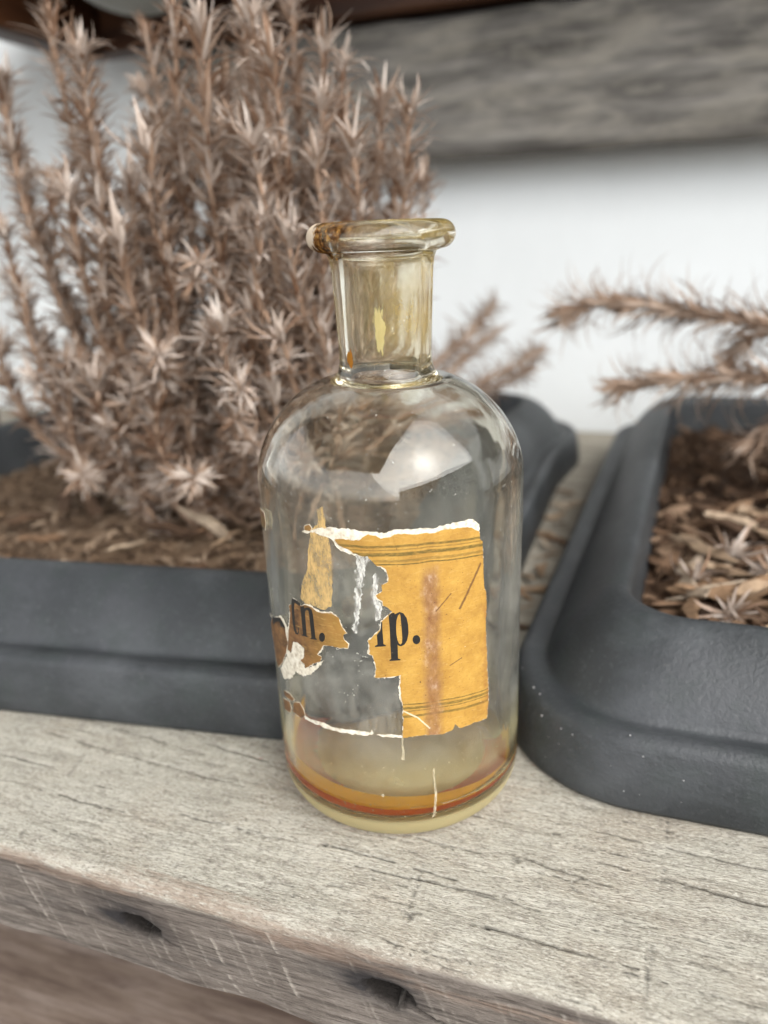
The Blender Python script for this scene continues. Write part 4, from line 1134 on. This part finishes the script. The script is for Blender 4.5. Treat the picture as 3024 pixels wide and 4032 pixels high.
def tuft_geom(seed, kind):
    r = np.random.default_rng(seed)
    V = []; Fc = []; T = []; base = 0
    if kind == 'star':
        spec = [(17, 0.05, 1.0, 0.0108, -0.8), (13, 0.7, 1.4, 0.0096, -0.7)]
    elif kind == 'whorl':
        spec = [(17, 0.1, 1.15, 0.0088, -0.35)]
    else:
        spec = [(16, 0.3, 1.25, 0.0150, -1.0)]
    for n, lo, hi, L0, curl in spec:
        for i in range(n):
            az = 2 * math.pi * (i + r.uniform(-0.35, 0.35)) / n
            a0 = r.uniform(lo, hi)
            cu = curl * r.uniform(0.2, 1.9) if r.random() < 0.7 else -curl * r.uniform(0.3, 2.2)
            if r.random() < 0.12:
                continue
            v, f = leaf_strip(L0 * r.uniform(0.55, 1.25), r.uniform(0.0008, 0.0015) * (0.85 if kind == 'needle' else 1.0), a0, a0 + cu, az, r, r.uniform(0.2, 0.6))
            v = v + np.array([0, 0, r.uniform(-0.0016, 0.0016)])
            V.append(v); Fc += [tuple(k + base for k in q) for q in f]; base += len(v)
            tt = r.beta(2.0, 1.8) if r.random() < (0.72 if kind != 'star' else 0.9) else r.uniform(0, 0.2)
            T.append(np.full(len(v), tt))
    return np.concatenate(V), Fc, np.concatenate(T)
TUFTS = {}
for kind, n in (('star', 10), ('whorl', 16), ('needle', 8)):
    TUFTS[kind] = [tuft_geom(300 + i + 40 * len(kind), kind) for i in range(n)]
def tuft_mesh(kind, i):
    v, f, t = TUFTS[kind][i]
    me = mesh_from('leaf_tuft', v, f, (LEAFB if kind == 'needle' else LEAF,), True)
    a = me.attributes.new('tone', 'FLOAT', 'POINT'); a.data.foreach_set('value', t.astype(np.float32))
    return me
TM = {k: [tuft_mesh(k, i) for i in range(len(v))] for k, v in TUFTS.items()}

def tube_mesh(name, path, radii, mat, n=6):
    path = np.array(path, float); m = len(path)
    P = np.zeros((m, n, 3))
    for i in range(m):
        t = path[min(i + 1, m - 1)] - path[max(i - 1, 0)]
        t = t / np.linalg.norm(t)
        a = np.cross(t, (0.31, 0.9, 0.2)); a = a / np.linalg.norm(a); b = np.cross(t, a)
        for j in range(n):
            q = 2 * math.pi * j / n
            P[i, j] = path[i] + radii[i] * (math.cos(q) * a + math.sin(q) * b)
    return grid_mesh(name, P, (mat,), wrap_v=True)

def frame_to(direction, spin):
    d = Vector(direction).normalized()
    q = Vector((0, 0, 1)).rotation_difference(d)
    return np.array(q.to_matrix() @ Matrix.Rotation(spin, 3, 'Z'))

def curve_path(p0, p1, sag, n, r, wig=0.003, lift=None):
    p0 = np.array(p0); p1 = np.array(p1)
    L = np.linalg.norm(p1 - p0)
    ph = r.uniform(0, 6.28, 3); out = []
    for i in range(n):
        q = i / (n - 1)
        p = p0 + (p1 - p0) * q
        p = p + np.array(sag) * math.sin(math.pi * q)
        p = p + wig * np.array([math.sin(q * 7 + ph[0]), math.sin(q * 6 + ph[1]), 0.4 * math.sin(q * 9 + ph[2])]) * q
        out.append(p)
    return np.array(out)

class Shrub:
    def __init__(self, name, label, loc, seed):
        self.t = thing(name, label, 'shrub', loc)
        self.loc = np.array(loc); self.r = np.random.default_rng(seed)
        self.places = []
    def branch(self, path, r0, r1, kinds, step, size=1.0, tip=True, bare=0.1, parent=None):
        n = len(path)
        me = tube_mesh('branch', path - self.loc, np.linspace(r0, r1, n), STEMM)
        b = obj('branch', me, self.t)
        seg = np.concatenate([[0], np.cumsum(np.linalg.norm(np.diff(path, axis=0), axis=1))])
        L = seg[-1]; s = L * bare
        while s < L:
            p = np.array([np.interp(s, seg, path[:, k]) for k in range(3)])
            p2 = np.array([np.interp(min(s + 0.004, L), seg, path[:, k]) for k in range(3)])
            p1 = np.array([np.interp(max(s - 0.004, 0), seg, path[:, k]) for k in range(3)])
            d = p2 - p1 + self.r.normal(size=3) * 0.0008
            self.places.append((p, d, kinds, size * self.r.uniform(0.8, 1.2)))
            s += step * self.r.uniform(0.7, 1.3)
        if tip:
            self.places.append((path[-1], path[-1] - path[-3], 'star' if kinds == 'whorl' else kinds, size * self.r.uniform(0.85, 1.15)))
    def finish(self, limit=300):
        # nearest first: those become parts, the rest is one part of foliage
        cp = np.array([0.0604, -0.1721, 0.1416])
        pl_ = sorted(self.places, key=lambda q: np.linalg.norm(q[0] - cp) - (0.08 if q[2] == 'star' else 0))
        rest = {}
        for i, (p, d, kind, s) in enumerate(pl_):
            k = int(self.r.integers(len(TM[kind])))
            m = frame_to(d, self.r.uniform(0, 6.28))
            if i < limit:
                o = bpy.data.objects.new('leaf_tuft', TM[kind][k])
                link(o, self.t)
                M4 = Matrix(m.tolist()).to_4x4()
                M4.translation = Vector(p - self.loc)
                o.matrix_local = M4 @ Matrix.Scale(s, 4)
            else:
                v, f, t = TUFTS[kind][k]
                rest.setdefault(kind, []).append((v * s @ m.T + (p - self.loc), f, np.clip(t * 0.85 + self.r.normal() * 0.12, 0, 1)))
        for kind, lst in rest.items():
            V = []; Fc = []; T = []; base = 0
            for v, f, t in lst:
                V.append(v); T.append(t); Fc += [tuple(a + base for a in q) for q in f]; base += len(v)
            V = np.concatenate(V); T = np.concatenate(T)
            me = mesh_from('foliage', V, Fc, (LEAFB if kind == 'needle' else LEAF,), True)
            a = me.attributes.new('tone', 'FLOAT', 'POINT'); a.data.foreach_set('value', T.astype(np.float32))
            obj('foliage', me, self.t, kind='stuff')

sh = Shrub('dead_shrub', 'tall dried out shrub of pinkish brown upright sprigs in the left planter', (-0.105, 0.105, 0.026), 3)
r = sh.r
base0 = np.array([-0.105, 0.105, 0.024])
# (tip x, tip y, tip z) of the sprigs that make the outline, then filler
tips = [(-0.0936, 0.12, 0.2153), (-0.1354, 0.085, 0.2044), (-0.1594, 0.1, 0.2308), (-0.1385, 0.09, 0.1962), (-0.1122, 0.1, 0.226), (-0.1399, 0.13, 0.216), (-0.09, 0.085, 0.2086), (-0.075, 0.1, 0.209), (-0.0657, 0.09, 0.1983), (-0.0737, 0.13, 0.222), (-0.0614, 0.115, 0.2021), (-0.0515, 0.12, 0.1973), (-0.0454, 0.125, 0.1862), (-0.0293, 0.11, 0.1784), (-0.0518, 0.1, 0.1822), (-0.0443, 0.14, 0.1669), (-0.0361, 0.15, 0.1578), (-0.0413, 0.09, 0.1683), (-0.0661, 0.075, 0.1688), (-0.0518, 0.08, 0.1623), (-0.1855, 0.1, 0.2018), (-0.1764, 0.09, 0.1774), (-0.1868, 0.085, 0.1452), (-0.1453, 0.075, 0.1577), (-0.1946, 0.08, 0.1027), (-0.1721, 0.075, 0.1229), (-0.161, 0.07, 0.0889), (-0.0549, 0.075, 0.1408), (-0.0377, 0.13, 0.1428), (-0.1138, 0.14, 0.1991), (-0.1183, 0.07, 0.1431), (-0.0705, 0.07, 0.1446), (-0.083, 0.065, 0.1127), (-0.0461, 0.075, 0.1115), (-0.1146, 0.065, 0.0947), (-0.0629, 0.07, 0.0878)]
for i in range(38):
    a = r.uniform(0, 2 * math.pi); q = math.sqrt(r.random())
    x = -0.112 + 0.078 * q * math.cos(a); y = 0.115 + 0.052 * q * math.sin(a)
    z = 0.166 - 0.060 * abs(x + 0.115) / 0.08 * q + r.normal() * 0.020
    if y < 0.1:
        z -= 0.045 * r.random()
    tips.append((x, y, max(z, 0.085)))
for i, t in enumerate(tips):
    t = np.array(t)
    b = base0 + np.array([r.normal() * 0.016 + (t[0] - base0[0]) * 0.22, r.normal() * 0.012, 0])
    out = np.array([t[0] - b[0], t[1] - b[1], 0]) * 0.30
    path = curve_path(b, t, (out[0], out[1], -0.004), 16, r)
    sh.branch(path, 0.0016, 0.0008, 'whorl', 0.0062, r.uniform(1.1, 1.4), True, 0.12 + 0.1 * r.random())
    # short side shoots
    for k in range(3 if i % 3 else 2):
        j = r.integers(5, 12)
        d = r.normal(size=3) * 0.5 + np.array([0, 0, 0.7])
        d = d / np.linalg.norm(d)
        e = path[j] + d * r.uniform(0.016, 0.034)
        e[0] = min(e[0], -0.030)
        sh.branch(curve_path(path[j], e, (0, 0, -0.003), 7, r, 0.001), 0.0009, 0.0006, 'whorl', 0.0075, r.uniform(0.85, 1.1), True, 0.25)
# low sprays leaning out to the right behind the bottle's neck
for e, sg in (((-0.033, 0.295, 0.100), -0.006), ((-0.030, 0.285, 0.082), -0.004), ((-0.010, 0.305, 0.070), -0.006), ((-0.020, 0.295, 0.058), -0.004)):
    b = base0 + np.array([0.02, 0.04, 0.028])
    sh.branch(curve_path(b, e, (0, 0.004, sg), 16, r), 0.0012, 0.0006, 'needle', 0.0060, 0.95, True, 0.4)
sh.finish()

sr_ = Shrub('dead_shrub', 'dried brown shrub with drooping needle-leaved branches, at the right edge in the mulched planter', (0.215, 0.215, 0.024), 9)
r = sr_.r
b0 = np.array([0.215, 0.215, 0.021])
P1 = np.array([b0, (0.205, 0.212, 0.060), (0.180, 0.206, 0.083), (0.145, 0.200, 0.093), (0.110, 0.197, 0.0985), (0.085, 0.196, 0.102), (0.060, 0.196, 0.106), (0.040, 0.197, 0.1095), (0.028, 0.198, 0.1085), (0.021, 0.198, 0.1045)])
P2 = np.array([b0 + (0.004, 0, 0), (0.205, 0.205, 0.045), (0.180, 0.195, 0.064), (0.145, 0.187, 0.074), (0.115, 0.182, 0.0785), (0.090, 0.181, 0.0795), (0.068, 0.181, 0.0775), (0.050, 0.181, 0.0755), (0.046, 0.181, 0.0735)])
P3 = np.array([b0 + (0, 0.004, 0), (0.200, 0.225, 0.07), (0.165, 0.225, 0.094), (0.135, 0.222, 0.098), (0.112, 0.220, 0.0955), (0.100, 0.219, 0.091), (0.093, 0.218, 0.084), (0.090, 0.218, 0.076)])
def smooth(P, n):
    t = np.linspace(0, len(P) - 1, n); k = np.arange(len(P))
    Q = np.stack([np.interp(t, k, P[:, i]) for i in range(3)], -1)
    for _ in range(3):
        Q[1:-1] = (Q[:-2] + 2 * Q[1:-1] + Q[2:]) / 4
    return Q
for P_, s in ((P1, 1.15), (P2, 1.1), (P3, 1.0)):
    sr_.branch(smooth(P_, 40), 0.0022, 0.0008, 'needle', 0.0033, s * 1.15, True, 0.2)
for e in ((0.125, 0.19, 0.045), (0.155, 0.185, 0.11), (0.19, 0.2, 0.13), (0.24, 0.21, 0.14), (0.13, 0.21, 0.062), (0.105, 0.200, 0.050)):
    st = np.array((0.165, 0.20, 0.070)) if e[2] < 0.1 else b0
    sr_.branch(curve_path(st, e, (0, 0, 0.004), 14, r), 0.0012, 0.0006, 'needle', 0.0055, 1.2, True, 0.25)
sr_.finish()

# loose curls of dry leaves dropped on the mulch
for i_, (x, y, s_) in enumerate(((0.0905, 0.108, 1.7), (0.078, 0.086, 1.3), (0.104, 0.092, 1.4), (0.112, 0.128, 1.5), (0.088, 0.062, 1.1))):
    o = bpy.data.objects.new('dry_tuft', TM['star'][i_]); link(o)
    o.location = (x, y, 0.0265); o.scale = (s_, s_, s_ * 0.75); o.rotation_euler = (0.25 * (i_ - 2), 0.5, i_ * 1.3)
    o['label'] = 'pale curled tuft of dry leaves dropped on the mulch of the right planter'; o['category'] = 'dry leaves'; o['group'] = 'dry tufts on the right mulch'

# grit on the two planters
gr = np.random.default_rng(5)
pts = []
for i in range(26):
    x = gr.uniform(0.035, 0.075)
    lv = gr.choice([0.006, 0.012, 0.0165, 0.0208])
    o_ = np.interp(lv, [0.002, 0.0175, 0.0204], [0, 0.002, 0.0036])
    q = rrect(PR[0] + o_, PR[1] - o_, PR[2] + o_, PR[3] - o_, 0.042 - o_)
    q = q[(q[:, 1] < 0.03) & (q[:, 0] > 0.030) & (q[:, 0] < 0.08)]
    p = q[gr.integers(len(q))]
    p3 = def_right(np.array([[p[0], p[1], lv]]))[0]
    pts.append(tuple(p3))
specks(plant_r, pts, 1)
